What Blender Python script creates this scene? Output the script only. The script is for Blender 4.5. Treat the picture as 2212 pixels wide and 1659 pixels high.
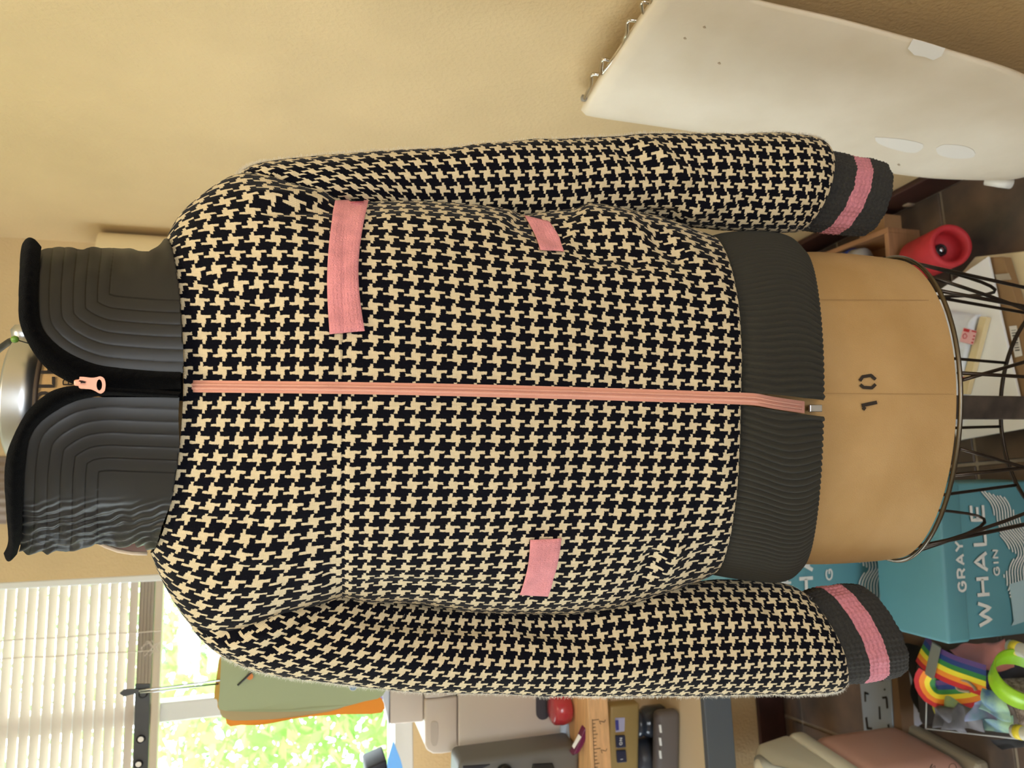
import bpy, bmesh, math, random
from mathutils import Vector, Matrix, noise
from mathutils.bvhtree import BVHTree
random.seed(7)
for o in list(bpy.data.objects): bpy.data.objects.remove(o)
scene = bpy.context.scene
col = scene.collection
V3 = Vector
PI = math.pi
# ------------------------------------------------------------------ camera
CAM = V3((0.0, 0.0, 1.40)); PITCH = math.radians(17.5); ROLL = 0.016; FPX = 1671.0
f0 = V3((0, math.cos(PITCH), -math.sin(PITCH)))
d0 = V3((0, -math.sin(PITCH), -math.cos(PITCH)))
r0 = V3((1, 0, 0))
CR = r0*math.cos(ROLL) - d0*math.sin(ROLL)      # upright-right of the photo
CD = d0*math.cos(ROLL) + r0*math.sin(ROLL)      # upright-down of the photo
cam = bpy.data.cameras.new('camera'); cam.sensor_width = 36; cam.lens = FPX*36/2212
camo = bpy.data.objects.new('camera', cam); col.objects.link(camo)
camo.matrix_world = Matrix(((CD.x, CR.x, -f0.x, CAM.x), (CD.y, CR.y, -f0.y, CAM.y), (CD.z, CR.z, -f0.z, CAM.z), (0, 0, 0, 1)))
cam.clip_start = 0.02; cam.dof.use_dof = True; cam.dof.focus_distance = 0.74; cam.dof.aperture_fstop = 9.0
scene.camera = camo
# ------------------------------------------------------------------ world, lights, exposure
vs = scene.view_settings
vs.view_transform = 'Standard'; vs.look = 'None'; vs.exposure = 0.10; vs.gamma = 1.0; vs.use_curve_mapping = False
wd = bpy.data.worlds.new('daylight'); scene.world = wd; wd.use_nodes = True
wd.node_tree.nodes['Background'].inputs[0].default_value = (0.86, 0.93, 1.0, 1)
wd.node_tree.nodes['Background'].inputs[1].default_value = 9.5
YAW = math.radians(10.0)
TT = V3((math.cos(YAW), math.sin(YAW), 0)); NN = V3((-math.sin(YAW), math.cos(YAW), 0))
def R(s, n, z): return TT*s + NN*n + V3((0, 0, z))       # room coordinates (along back wall, towards it, up)
sun = bpy.data.lights.new('sun', 'SUN'); sun.energy = 12.0; sun.angle = 0.02; sun.color = (1, .95, .85)
suno = bpy.data.objects.new('sun', sun); col.objects.link(suno)
suno.rotation_euler = (math.radians(38), math.radians(-28), math.radians(10)); suno.location = R(-2, 4, 6)
NR_ = -2.4
def area(name, loc, target, sx, sy, energy, color, portal=False):
    l = bpy.data.lights.new(name, 'AREA'); l.shape = 'RECTANGLE'; l.size = sx; l.size_y = sy; l.energy = energy; l.color = color
    o = bpy.data.objects.new(name, l); col.objects.link(o); o.location = loc
    o.rotation_euler = (V3(target)-V3(loc)).to_track_quat('-Z', 'Y').to_euler()
    if portal: l.cycles.is_portal = True
    return o
area('ceiling_lamp_light', R(0.05, 0.15, 2.40), R(0.10, 0.2, 0), 0.4, 0.4, 7.0, (1.0, 0.82, 0.56))
area('added_rear_portal', R(-0.40, NR_-.14, 1.50), R(-0.40, 1.0, 1.50), 1.4, 1.05, 1, (1, 1, 1), portal=True)  # portal for the daylight opening added behind the camera
# ------------------------------------------------------------------ pixel -> place helpers (photo frame 2212 x 1659)
def ray(px, py):
    return (f0 + CR*((829.5-py)/FPX) + CD*((px-1106.0)/FPX))
def W(px, py, Y):
    d = ray(px, py); return CAM + d*((Y-CAM.y)/d.y)
def F(px, py, z=0.0):
    d = ray(px, py); return CAM + d*((z-CAM.z)/d.z)
def onplane(px, py, p, n):
    d = ray(px, py); return CAM + d*((p-CAM).dot(n)/d.dot(n))
def proj(p):
    q = p-CAM; z = q.dot(f0); return (1106.0+FPX*q.dot(CD)/z, 829.5-FPX*q.dot(CR)/z)
def lerp(a, b, t): return a+(b-a)*t
def sm(a, b, x):
    t = min(1, max(0, (x-a)/(b-a))); return t*t*(3-2*t)
def interp(pts, x):
    if x <= pts[0][0]: return pts[0][1]
    for (a, b), (c, d) in zip(pts, pts[1:]):
        if x <= c: return b+(d-b)*(x-a)/(c-a)
    return pts[-1][1]
def catmull(P, n):
    out = []; m = len(P)
    for i in range(m-1):
        p0 = P[max(i-1, 0)]; p1 = P[i]; p2 = P[i+1]; p3 = P[min(i+2, m-1)]
        for k in range(n):
            t = k/n; t2 = t*t; t3 = t2*t
            out.append(tuple(.5*(2*b+(-a+c)*t+(2*a-5*b+4*c-d)*t2+(-a+3*b-3*c+d)*t3) for a, b, c, d in zip(p0, p1, p2, p3)))
    out.append(tuple(P[-1])); return out
def resample(P, n):
    L = [0]
    for a, b in zip(P, P[1:]): L.append(L[-1]+math.dist(a, b))
    out = []; j = 0
    for i in range(n):
        s = L[-1]*i/(n-1)
        while j < len(P)-2 and L[j+1] < s: j += 1
        t = (s-L[j])/max(1e-9, L[j+1]-L[j]); out.append(tuple(lerp(a, b, t) for a, b in zip(P[j], P[j+1])))
    return out
def segdist(p, a, b):
    vx, vy = b[0]-a[0], b[1]-a[1]; wx, wy = p[0]-a[0], p[1]-a[1]
    t = max(0, min(1, (wx*vx+wy*vy)/max(1e-9, vx*vx+vy*vy)))
    return math.hypot(wx-t*vx, wy-t*vy), t
# ------------------------------------------------------------------ materials
def lin(c):
    if isinstance(c, str): c = tuple(int(c[i:i+2], 16)/255 for i in (0, 2, 4))
    return tuple(x/12.92 if x <= .04045 else ((x+.055)/1.055)**2.4 for x in c)
MATS = {}
def mat(name, c, rough=.6, metal=0, var=0, vscale=12, bump=0, bscale=300, sheen=0, spec=.5, alpha=1, trans=0, coat=0, c2=None, stretch=None, translucent=0):
    if name in MATS: return MATS[name]
    m = bpy.data.materials.new(name); m.use_nodes = True; nt = m.node_tree; b = nt.nodes['Principled BSDF']
    base = lin(c); b.inputs['Base Color'].default_value = (*base, 1)
    b.inputs['Roughness'].default_value = rough; b.inputs['Metallic'].default_value = metal
    b.inputs['Specular IOR Level'].default_value = spec; b.inputs['Alpha'].default_value = alpha
    b.inputs['Transmission Weight'].default_value = trans; b.inputs['Coat Weight'].default_value = coat
    if sheen:
        b.inputs['Sheen Weight'].default_value = sheen; b.inputs['Sheen Roughness'].default_value = .5
    tc = nt.nodes.new('ShaderNodeTexCoord'); src = tc.outputs['Object']
    if stretch:
        mp = nt.nodes.new('ShaderNodeMapping'); mp.inputs['Scale'].default_value = stretch
        nt.links.new(src, mp.inputs[0]); src = mp.outputs[0]
    if var or c2:
        n = nt.nodes.new('ShaderNodeTexNoise'); n.inputs['Scale'].default_value = vscale; n.inputs['Detail'].default_value = 5
        nt.links.new(src, n.inputs['Vector'])
        rp = nt.nodes.new('ShaderNodeValToRGB')
        e = lin(c2) if c2 else tuple(x*(1-var) for x in base)
        g = base if c2 else tuple(min(1, x*(1+var)) for x in base)
        rp.color_ramp.elements[0].position = .36; rp.color_ramp.elements[1].position = .64
        rp.color_ramp.elements[0].color = (*e, 1); rp.color_ramp.elements[1].color = (*g, 1)
        nt.links.new(n.outputs['Fac'], rp.inputs[0]); nt.links.new(rp.outputs[0], b.inputs['Base Color'])
    if bump:
        n2 = nt.nodes.new('ShaderNodeTexNoise'); n2.inputs['Scale'].default_value = bscale; n2.inputs['Detail'].default_value = 3
        nt.links.new(src, n2.inputs['Vector'])
        bp = nt.nodes.new('ShaderNodeBump'); bp.inputs['Strength'].default_value = bump; bp.inputs['Distance'].default_value = .004
        nt.links.new(n2.outputs['Fac'], bp.inputs['Height']); nt.links.new(bp.outputs[0], b.inputs['Normal'])
    if translucent:
        tr = nt.nodes.new('ShaderNodeBsdfTranslucent'); tr.inputs[0].default_value = (*base, 1)
        mx = nt.nodes.new('ShaderNodeMixShader'); mx.inputs[0].default_value = translucent
        nt.links.new(b.outputs[0], mx.inputs[1]); nt.links.new(tr.outputs[0], mx.inputs[2])
        nt.links.new(mx.outputs[0], nt.nodes['Material Output'].inputs['Surface'])
    MATS[name] = m; return m
def glassmat(name, tint=(1, 1, 1), gl=.08, rough=.02):
    m = bpy.data.materials.new(name); m.use_nodes = True; nt = m.node_tree; nt.nodes.remove(nt.nodes['Principled BSDF'])
    t = nt.nodes.new('ShaderNodeBsdfTransparent'); t.inputs[0].default_value = (*tint, 1)
    g = nt.nodes.new('ShaderNodeBsdfGlossy'); g.inputs['Roughness'].default_value = rough
    mx = nt.nodes.new('ShaderNodeMixShader'); mx.inputs[0].default_value = gl
    nt.links.new(t.outputs[0], mx.inputs[1]); nt.links.new(g.outputs[0], mx.inputs[2]); nt.links.new(mx.outputs[0], nt.nodes['Material Output'].inputs['Surface'])
    return m
def houndstooth(name, cs, ct, light='dfd0b0', dark='0b0c16'):
    """woven houndstooth on UV in metres: U runs down the cloth, V across it"""
    m = bpy.data.materials.new(name); m.use_nodes = True; nt = m.node_tree; L = nt.links; b = nt.nodes['Principled BSDF']
    def N(t, **k):
        n = nt.nodes.new(t)
        for a, v in k.items(): setattr(n, a, v)
        return n
    def vm(op, a, bb=None, cc=None):
        n = N('ShaderNodeVectorMath', operation=op)
        for i, x in enumerate((a, bb, cc)):
            if x is None: continue
            if isinstance(x, tuple): n.inputs[i].default_value = x
            else: L.new(x, n.inputs[i])
        return n.outputs[0]
    def ma(op, a, bb=None):
        n = N('ShaderNodeMath', operation=op)
        for i, x in enumerate((a, bb)):
            if x is None: continue
            if isinstance(x, (int, float)): n.inputs[i].default_value = x
            else: L.new(x, n.inputs[i])
        return n.outputs[0]
    uv = N('ShaderNodeUVMap').outputs[0]
    p = vm('MULTIPLY', uv, (1/cs, 1/ct, 0))
    nz = N('ShaderNodeTexNoise'); nz.inputs['Scale'].default_value = 5; nz.inputs['Detail'].default_value = 2; L.new(p, nz.inputs['Vector'])
    off = vm('SUBTRACT', nz.outputs['Color'], (.5, .5, .5)); off = vm('MULTIPLY', off, (.13, .13, 0)); q = vm('ADD', p, off)
    d = None
    for cx, cy, hx, hy in ((-.01, .01, .235, .24), (-.085, -.33, .082, .15), (.33, -.125, .165, .098), (.075, .345, .085, .15), (-.37, .15, .15, .088), (-.185, -.14, .055, .15), (.175, .16, .055, .15)):
        w = vm('SUBTRACT', q, (cx, cy, 0)); w = vm('WRAP', w, (.5, .5, .5), (-.5, -.5, -.5)); w = vm('ABSOLUTE', w); w = vm('SUBTRACT', w, (hx, hy, 0))
        s = N('ShaderNodeSeparateXYZ'); L.new(w, s.inputs[0]); e = ma('MAXIMUM', s.outputs[0], s.outputs[1])
        d = e if d is None else ma('MINIMUM', d, e)
    mr = N('ShaderNodeMapRange'); L.new(d, mr.inputs[0])
    for i, v in enumerate((-.022, .006, 1, 0)): mr.inputs[i+1].default_value = v
    s = N('ShaderNodeSeparateXYZ'); L.new(p, s.inputs[0])
    tx = ma('SINE', ma('MULTIPLY', s.outputs[0], 2*PI*11)); ty = ma('SINE', ma('MULTIPLY', s.outputs[1], 2*PI*11))
    th = ma('ADD', ma('MULTIPLY', tx, .28), ma('MULTIPLY', ty, .5))
    nz2 = N('ShaderNodeTexNoise'); nz2.inputs['Scale'].default_value = 3.1; nz2.inputs['Detail'].default_value = 4; L.new(p, nz2.inputs['Vector'])
    br = ma('ADD', ma('MULTIPLY', th, .11), ma('ADD', ma('MULTIPLY', nz2.outputs['Fac'], .3), .8))
    lc = vm('SCALE', (*lin(light),)); n = lc.node; L.new(br, n.inputs['Scale'])
    mix = N('ShaderNodeMix', data_type='RGBA'); L.new(mr.outputs[0], mix.inputs[0]); mix.inputs[6].default_value = (*lin(dark), 1); L.new(lc, mix.inputs[7])
    L.new(mix.outputs[2], b.inputs['Base Color'])
    h = ma('ADD', ma('MULTIPLY', mr.outputs[0], .55), ma('MULTIPLY', th, .35))
    bp = N('ShaderNodeBump'); bp.inputs['Strength'].default_value = .55; bp.inputs['Distance'].default_value = .0012; L.new(h, bp.inputs['Height']); L.new(bp.outputs[0], b.inputs['Normal'])
    b.inputs['Roughness'].default_value = .92; b.inputs['Specular IOR Level'].default_value = .12
    b.inputs['Sheen Weight'].default_value = .08; b.inputs['Sheen Roughness'].default_value = .3
    return m
# ------------------------------------------------------------------ mesh helpers
class MB:
    def __init__(s): s.v = []; s.f = []; s.uv = {}
    def add(s, vs_, fs):
        o = len(s.v); s.v += [V3(p) for p in vs_]; s.f += [tuple(i+o for i in q) for q in fs]; return s
    def grid(s, P, uv=None, closed=False):
        n = len(P); m = len(P[0]); o = len(s.v)
        for r in P: s.v += [V3(p) for p in r]
        for i in range(n-1):
            for j in range(m if closed else m-1):
                k = (j+1) % m; q = (o+i*m+j, o+i*m+k, o+(i+1)*m+k, o+(i+1)*m+j)
                s.f.append(q)
                if uv: s.uv[len(s.f)-1] = (uv[i][j], uv[i][j+1 if closed else k], uv[i+1][j+1 if closed else k], uv[i+1][j])
        return s
    def tube(s, P, r, k=8, cap=True, flat=None):
        P = [V3(p) for p in P]; n = len(P); up = None; rows = []
        for i, p in enumerate(P):
            t = (P[min(i+1, n-1)]-P[max(i-1, 0)]); t = t.normalized() if t.length > 1e-9 else V3((0, 0, 1))
            if up is None:
                up = V3((0, 0, 1)) if abs(t.z) < .9 else V3((1, 0, 0))
            a = t.cross(up); a = a.normalized() if a.length > 1e-6 else V3((1, 0, 0)); b = a.cross(t).normalized(); up = b
            rr = r[i] if isinstance(r, (list, tuple)) else r
            rows.append([p+a*(rr*math.cos(2*PI*j/k))+b*(rr*(flat or 1)*math.sin(2*PI*j/k)) for j in range(k)])
        o = len(s.v); s.grid(rows, closed=True)
        if cap: s.f.append(tuple(o+j for j in range(k))[::-1]); s.f.append(tuple(o+(n-1)*k+j for j in range(k)))
        return s
    def lathe(s, prof, c=(0, 0, 0), k=32, ax=None, cap=True):
        c = V3(c); ax = V3(ax).normalized() if ax else V3((0, 0, 1)); a = ax.orthogonal().normalized(); b = ax.cross(a)
        rows = [[c+ax*h+a*(r*math.cos(2*PI*j/k))+b*(r*math.sin(2*PI*j/k)) for j in range(k)] for r, h in prof]
        o = len(s.v); s.grid(rows, closed=True)
        if cap: s.f.append(tuple(o+j for j in range(k))[::-1]); s.f.append(tuple(o+(len(rows)-1)*k+j for j in range(k)))
        return s
    def prism(s, poly, d):
        d = V3(d); n = len(poly); o = len(s.v); poly = [V3(p) for p in poly]
        s.v += poly+[p+d for p in poly]; s.f.append(tuple(o+i for i in range(n))); s.f.append(tuple(o+n+i for i in range(n))[::-1])
        for i in range(n): j = (i+1) % n; s.f.append((o+i, o+n+i, o+n+j, o+j))
        return s
    def box(s, o, ex, ey, ez):
        o = V3(o); ex = V3(ex); ey = V3(ey); ez = V3(ez)
        return s.prism([o, o+ex, o+ex+ey, o+ey], ez)
    def mesh(s, name, smooth=False, bevel=0, seg=2, org=V3((0, 0, 0))):
        me = bpy.data.meshes.new(name); me.from_pydata([p-org for p in s.v], [], s.f)
        if s.uv:
            ul = me.uv_layers.new(name='UVMap'); li = 0
            for fi, q in enumerate(s.f):
                u = s.uv.get(fi)
                for c in range(len(q)):
                    if u: ul.data[li].uv = u[c]
                    li += 1
        bm = bmesh.new(); bm.from_mesh(me)
        if not s.uv and not getattr(s, 'open', False): bmesh.ops.recalc_face_normals(bm, faces=bm.faces)
        if bevel:
            bmesh.ops.remove_doubles(bm, verts=bm.verts, dist=1e-6)
            ed = [e for e in bm.edges if len(e.link_faces) == 2 and e.calc_face_angle(0) > .5]
            bmesh.ops.bevel(bm, geom=ed, offset=bevel, segments=seg, profile=.5, affect='EDGES')
        bm.to_mesh(me); bm.free()
        for p in me.polygons: p.use_smooth = bool(smooth or (bevel and seg > 2))
        return me
def build(name, mb, m, parent=None, smooth=False, bevel=0, seg=2, label=None, cat=None, group=None, kind=None):
    org = V3((0, 0, 0))
    if parent is not None:
        org = parent['_o'] if '_o' in parent.keys() else (0, 0, 0); org = V3(org)
    else:
        xs = [p.x for p in mb.v]; ys = [p.y for p in mb.v]; zs = [p.z for p in mb.v]
        org = V3(((min(xs)+max(xs))/2, (min(ys)+max(ys))/2, min(zs)))
    me = mb.mesh(name, smooth, bevel, seg, org); me.materials.append(m)
    o = bpy.data.objects.new(name, me); col.objects.link(o)
    if parent is not None: o.parent = parent
    else: o.location = org
    o['_o'] = list(org)
    for k, v in (('label', label), ('category', cat), ('group', group), ('kind', kind)):
        if v: o[k] = v
    return o
def thing(name, loc, label, cat, group=None, kind=None):
    o = bpy.data.objects.new(name, None); o.empty_display_size = .02; col.objects.link(o); o.location = V3(loc); o['_o'] = list(V3(loc))
    if label: o['label'] = label
    if cat: o['category'] = cat
    if group: o['group'] = group
    if kind: o['kind'] = kind
    return o
def rbox(o, ex, ey, ez): return MB().box(o, ex, ey, ez)
STROKES = {'G': [[(.95, .78), (.75, .96), (.5, 1), (.2, .9), (.04, .62), (.04, .38), (.2, .1), (.5, 0), (.75, .03), (.95, .2), (.95, .47), (.55, .47)]],
 'R': [[(.06, 0), (.06, 1), (.62, 1), (.88, .85), (.88, .6), (.62, .44), (.06, .44)], [(.55, .44), (.92, 0)]],
 'A': [[(0, 0), (.5, 1), (1, 0)], [(.2, .3), (.8, .3)]], 'Y': [[(0, 1), (.5, .48), (1, 1)], [(.5, .5), (.5, 0)]],
 'W': [[(0, 1), (.24, 0), (.5, .9), (.76, 0), (1, 1)]], 'H': [[(.05, 0), (.05, 1)], [(.95, 0), (.95, 1)], [(.05, .5), (.95, .5)]],
 'L': [[(.06, 1), (.06, 0), (.9, 0)]], 'E': [[(.9, 1), (.06, 1), (.06, 0), (.9, 0)], [(.06, .5), (.8, .5)]], 'I': [[(.5, 0), (.5, 1)]],
 'N': [[(.05, 0), (.05, 1), (.95, 0), (.95, 1)]], 'F': [[(.9, 1), (.06, 1), (.06, 0)], [(.06, .5), (.8, .5)]],
 'O': [[(.5, 0), (.2, .1), (.04, .38), (.04, .62), (.2, .9), (.5, 1), (.8, .9), (.96, .62), (.96, .38), (.8, .1), (.5, 0)]],
 'M': [[(.03, 0), (.03, 1), (.5, .2), (.97, 1), (.97, 0)]]}
def ribbon(mb, pts, w, fn, sub=4):
    """flat stroke in a 2-D frame mapped to 3-D by fn"""
    P = []
    for a, b in zip(pts, pts[1:]):
        for k in range(sub): P.append((lerp(a[0], b[0], k/sub), lerp(a[1], b[1], k/sub)))
    P.append(pts[-1]); rows = []
    for i, p in enumerate(P):
        a = P[max(i-1, 0)]; b = P[min(i+1, len(P)-1)]; tx, ty = b[0]-a[0], b[1]-a[1]; l = math.hypot(tx, ty) or 1
        nx, ny = -ty/l*w/2, tx/l*w/2
        rows.append([fn(p[0]-nx, p[1]-ny), fn(p[0]+nx, p[1]+ny)])
    mb.open = True
    mb.grid(rows)
def word(mb, text, x, y, w, h, gap, sw, fn):
    for ch in text:
        cw = w*(.28 if ch == 'I' else 1.25 if ch in 'WM' else 1)
        for st in STROKES.get(ch, []): ribbon(mb, [(x+px*cw, y+py*h) for px, py in st], sw, fn)
        x += cw+gap
# common materials
M_wall = mat('cream_paint', 'cfb68b', .75, bump=.35, bscale=170, var=.04, vscale=5)
M_wood = mat('light_wood', 'd6a878', .55, var=.12, vscale=9, stretch=(1, 12, 12), bump=.05)
M_white = mat('white_paint', 'e9e6e0', .5)
M_steel = mat('brushed_steel', 'c2c6ca', .32, metal=1, bump=.04, bscale=120, stretch=(1, 1, 30))
M_chrome = mat('chrome_wire', 'cfcac0', .18, metal=1)
M_black = mat('black_plastic', '141416', .4)
#==SETTING==
# ------------------------------------------------------------------ the room
N0 = 1.983; nb = NN
corner = onplane(110, 519, NN*N0, NN); S0 = corner.dot(TT); ZC = 2.55; NR = -2.4; SL = -2.6
def pw(px, py, off=0.0):            # pixel -> point on back wall (off metres in front of it)
    return onplane(px, py, NN*(N0-off), NN)
def sn(p): return p.dot(TT), p.dot(NN)
win_r = pw(165, 1250).dot(TT); win_b = pw(893, 1640).z; win_l = win_r-1.5; win_t = 2.25
def slab(mb, s0, s1, n0, n1, z0, z1): return mb.box(R(s0, n0, z0), TT*(s1-s0), NN*(n1-n0), V3((0, 0, z1-z0)))
wb = MB(); T = .12
slab(wb, SL-T, win_l, N0, N0+T, 0, ZC); slab(wb, win_r, S0+T, N0, N0+T, 0, ZC)
slab(wb, win_l, win_r, N0, N0+T, 0, win_b); slab(wb, win_l, win_r, N0, N0+T, win_t, ZC)
build('wall_back', wb, M_wall, kind='structure', label='cream painted back wall with the bright window', cat='wall')
build('wall_right', slab(MB(), S0, S0+T, NR-T, N0, 0, ZC), M_wall, kind='structure', label='cream textured wall behind the leaning ironing board', cat='wall')
wl = MB(); DA, DB, DH = .75, 1.85, 2.05
slab(wl, SL-T, SL, NR-T, DA, 0, ZC); slab(wl, SL-T, SL, DB, N0, 0, ZC); slab(wl, SL-T, SL, DA, DB, DH, ZC)
build('wall_left', wl, M_wall, kind='structure', label='cream side wall left of the window', cat='wall')
wr = MB(); slab(wr, SL, -1.1, NR-T, NR, 0, ZC); slab(wr, .3, S0, NR-T, NR, 0, ZC); slab(wr, -1.1, .3, NR-T, NR, 0, .97); slab(wr, -1.1, .3, NR-T, NR, 2.02, ZC)  # opening in the unseen rear wall is added as daylight fill for the front
build('wall_rear', wr, M_wall, kind='structure', label='cream rear wall with an opening added to let in daylight', cat='wall')
build('ceiling', slab(MB(), SL-T, S0+T, NR-T, N0+T, ZC, ZC+.1), mat('ceiling_white', 'e8e2d2', .8), kind='structure', label='off-white ceiling', cat='ceiling')
fl = build('floor', slab(MB(), SL-T, S0+T, NR-T, N0+T, -.06, -.004), mat('grout', '9b8f80', .8, var=.1, vscale=30), kind='structure', label='brown slate tile floor with pale grout', cat='floor')
tiles = mat('slate_tile', '755f50', .38, c2='46413f', vscale=7, bump=.12, bscale=40)
ts, tn, g = .3275, .3275, .007; s_off, n_off = .067, 1.245
tm = MB().box(V3((g/2, g/2, -.05)), V3((ts-g, 0, 0)), V3((0, tn-g, 0)), V3((0, 0, .05))).mesh('tile', bevel=.002, seg=1); tm.materials.append(tiles)
fo = V3(fl['_o'])
for i in range(-6, 3):
    for j in range(-5, 4):
        s1, n1 = s_off+i*ts, n_off+j*tn
        if s1+ts > S0+.32 or n1+tn > N0+.32: continue
        if s1 > S0 or n1 > N0: continue
        o = bpy.data.objects.new('tile', tm); col.objects.link(o); o.parent = fl
        o.location = R(s1, n1, 0)-fo; o.rotation_euler = (0, 0, YAW)
        if s1+ts > S0-.01: o.scale.x = (S0-.01-s1)/ts
        if n1+tn > N0-.01: o.scale.y = (N0-.01-n1)/tn
M_base = mat('dark_red_wood', '3e2522', .45, var=.2, vscale=14)
build('baseboard_back', slab(MB(), SL, S0-.012, N0-.014, N0-.0005, .0005, .085), M_base, kind='structure', bevel=.003, label='dark red-brown baseboard under the window wall', cat='baseboard')
build('baseboard_right', slab(MB(), S0-.014, S0-.0005, NR+.02, N0-.0005, .0005, .085), M_base, kind='structure', bevel=.003, label='dark red-brown baseboard behind the ironing board', cat='baseboard')
# window
wnd = thing('window_1', R(win_r-.75, N0, win_b), 'sliding window with pale frame and glass panes', 'window', kind='structure')
M_frame = mat('window_frame_paint', 'd9dad8', .45)
def wpart(name, *a, m=M_frame, bevel=.003): return build(name, slab(MB(), *a), m, wnd, bevel=bevel)
wpart('jamb', win_r-.016, win_r, N0+.01, N0+T, win_b, win_t); wpart('jamb', win_l, win_l+.03, N0+.01, N0+T, win_b, win_t)
wpart('sill', win_l+.03, win_r-.03, N0+.0, N0+T, win_b, win_b+.045); wpart('head', win_l+.03, win_r-.03, N0+.01, N0+T, win_t-.03, win_t)
ms = pw(420, 1528, -.06).dot(TT)
wpart('meeting_stile', ms-.022, ms+.022, N0+.04, N0+.085, win_b+.045, win_t-.03)
GL = glassmat('window_glass', (.97, .99, .98), .05)
wpart('pane', win_l+.03, ms-.022, N0+.06, N0+.064, win_b+.045, win_t-.03, m=GL, bevel=0); wpart('pane', ms+.022, win_r-.03, N0+.06, N0+.064, win_b+.045, win_t-.03, m=GL, bevel=0)
area('window_portal', R((win_l+win_r)/2, N0+T+.02, (win_b+win_t)/2), R((win_l+win_r)/2, 0, (win_b+win_t)/2), 1.5, win_t-win_b, 1, (1, 1, 1), portal=True)
dr = thing('added_door', R(SL-.06, (DA+DB)/2, 0), 'glass patio door in the left wall', 'door', kind='structure')  # unseen door, added for side daylight on board, floor and left sleeve
for a_, b_, z0, z1 in ((DA, DA+.06, .0, DH), (DB-.06, DB, .0, DH), (DA+.06, DB-.06, .0, .10), (DA+.06, DB-.06, DH-.08, DH)): build('added_door_frame', slab(MB(), SL-.08, SL-.03, a_, b_, z0, z1), M_frame, dr, bevel=.003)
build('pane', slab(MB(), SL-.058, SL-.054, DA+.06, DB-.06, .10, DH-.08), GL, dr)
area('added_door_portal', R(SL-T-.02, (DA+DB)/2, DH/2), R(0, (DA+DB)/2, DH/2), DB-DA, DH, 1, (1, 1, 1), portal=True)
# venetian blind
bl = thing('window_blind', R(win_r-.7, N0-.02, pw(350, 1300).z), 'white venetian blind half raised in the window', 'blind')
M_slat = mat('blind_slat_white', 'd6cabd', .5, translucent=.02)
zb = pw(345, 1270, .02).z; zt = pw(297, 1270, .02).z
nz_ = zt+.012; sl0, sl1 = win_l+.05, win_r-.012
pitch = .0206
def slatmesh(z, tilt=.30, w=.026):
    rows = []
    for sx in (sl0, sl1):
        rows.append([R(sx, N0+.028+math.sin(a)*w/2*math.cos(tilt), z+math.sin(a)*w/2*math.sin(tilt)*-1+.0022*math.cos(a*1.0)) for a in (-1.2, -.6, 0, .6, 1.2)])
    mb = MB(); mb.open = True; mb.grid(rows); return mb
z = nz_
while z < win_t-.03:
    build('slat', slatmesh(z, .95, .0215), M_slat, bl, smooth=True); z += pitch
for k in range(9):
    zz = zb+.016+k*(zt-zb-.018)/8
    build('slat', slab(MB(), sl0, sl1-.002*(k % 3), N0+.014+.002*(k % 2), N0+.042, zz, zz+.0022), mat('blind_slat_stack', 'b8aa98', .55), bl)
build('bottom_rail', slab(MB(), sl0, sl1, N0+.012, N0+.044, zb-.004, zb+.013), mat('blind_rail', 'cabda9', .5), bl, bevel=.003)
for (a, b_) in (((0, 1385), (350, 1362)), ((0, 1424), (330, 1405))):
    p0, p1 = pw(*a, -.006), pw(*b_, -.006)
    build('cord', MB().tube([lerp(p0, p1, -1.2), p0]+[lerp(p0, p1, k/6)+TT*(.0012*math.sin(k*2.1)) for k in range(1, 7)], .0013, 6), M_slat, bl)
kn = pw(325, 1400, -.004)
build('cord_tassel', MB().tube([kn+TT*(.018*math.sin(k*1.9))+V3((0, 0, .02*math.cos(k*1.3))) for k in range(14)], .001, 5), M_slat, bl)
# outside: trees and lawn
def tree(name, c, r, n, colr, label, seed, hh=1.0):
    rnd = random.Random(seed); t = thing(name, (c[0], c[1], -.3), label, 'tree', 'trees outside the window')
    tr = MB().tube([V3((c[0], c[1], -.3)), V3((c[0]+.05, c[1], c[2]*.5)), V3((c[0]-.03, c[1]+.05, c[2]+r*.6))], [.07, .055, .02], 8); build('trunk', tr, mat('bark', '6a5a48', .9, var=.3), t, smooth=True)
    mb = MB(); mb.open = True
    for i in range(n):
        d = V3((rnd.gauss(0, 1), rnd.gauss(0, 1), rnd.gauss(0, 1))).normalized()*r*rnd.random()**.4; d.z *= hh
        p = V3(c)+d; u = V3((rnd.uniform(-1, 1), rnd.uniform(-1, 1), rnd.uniform(-1, 1))).normalized(); w = u.orthogonal().normalized(); l = rnd.uniform(.03, .065)
        mb.add([p-u*l, p-w*l*.4+V3((0, 0, .008)), p+u*l, p+w*l*.4+V3((0, 0, .008))], [(0, 1, 2, 3)])
    o = build('foliage', mb, colr, t, kind='stuff')
lf1 = mat('leaf_green', '86ad5c', .5, var=.35, vscale=3, translucent=.5); lf2 = mat('leaf_deep', '5f8a52', .5, var=.4, vscale=3, translucent=.45); lf3 = mat('leaf_yellow', 'cfd27a', .5, var=.3, vscale=4, translucent=.5)
tree('garden_tree', R(-.85, 4.3, 1.2), 1.0, 3600, lf1, 'bright green leafy tree close outside the window', 1)
tree('garden_tree', R(-3.0, 5.1, 1.5), 1.1, 3800, lf2, 'darker green tree outside behind the sewing machine', 2)
tree('garden_tree', R(-1.2, 7.4, 2.2), 1.9, 3200, lf2, 'dense dark tree outside behind the blind slats', 3)
tree('garden_tree', R(-1.9, 3.4, .25), .62, 900, lf3, 'yellow-green low shrub outside below the window', 4, .8)
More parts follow.
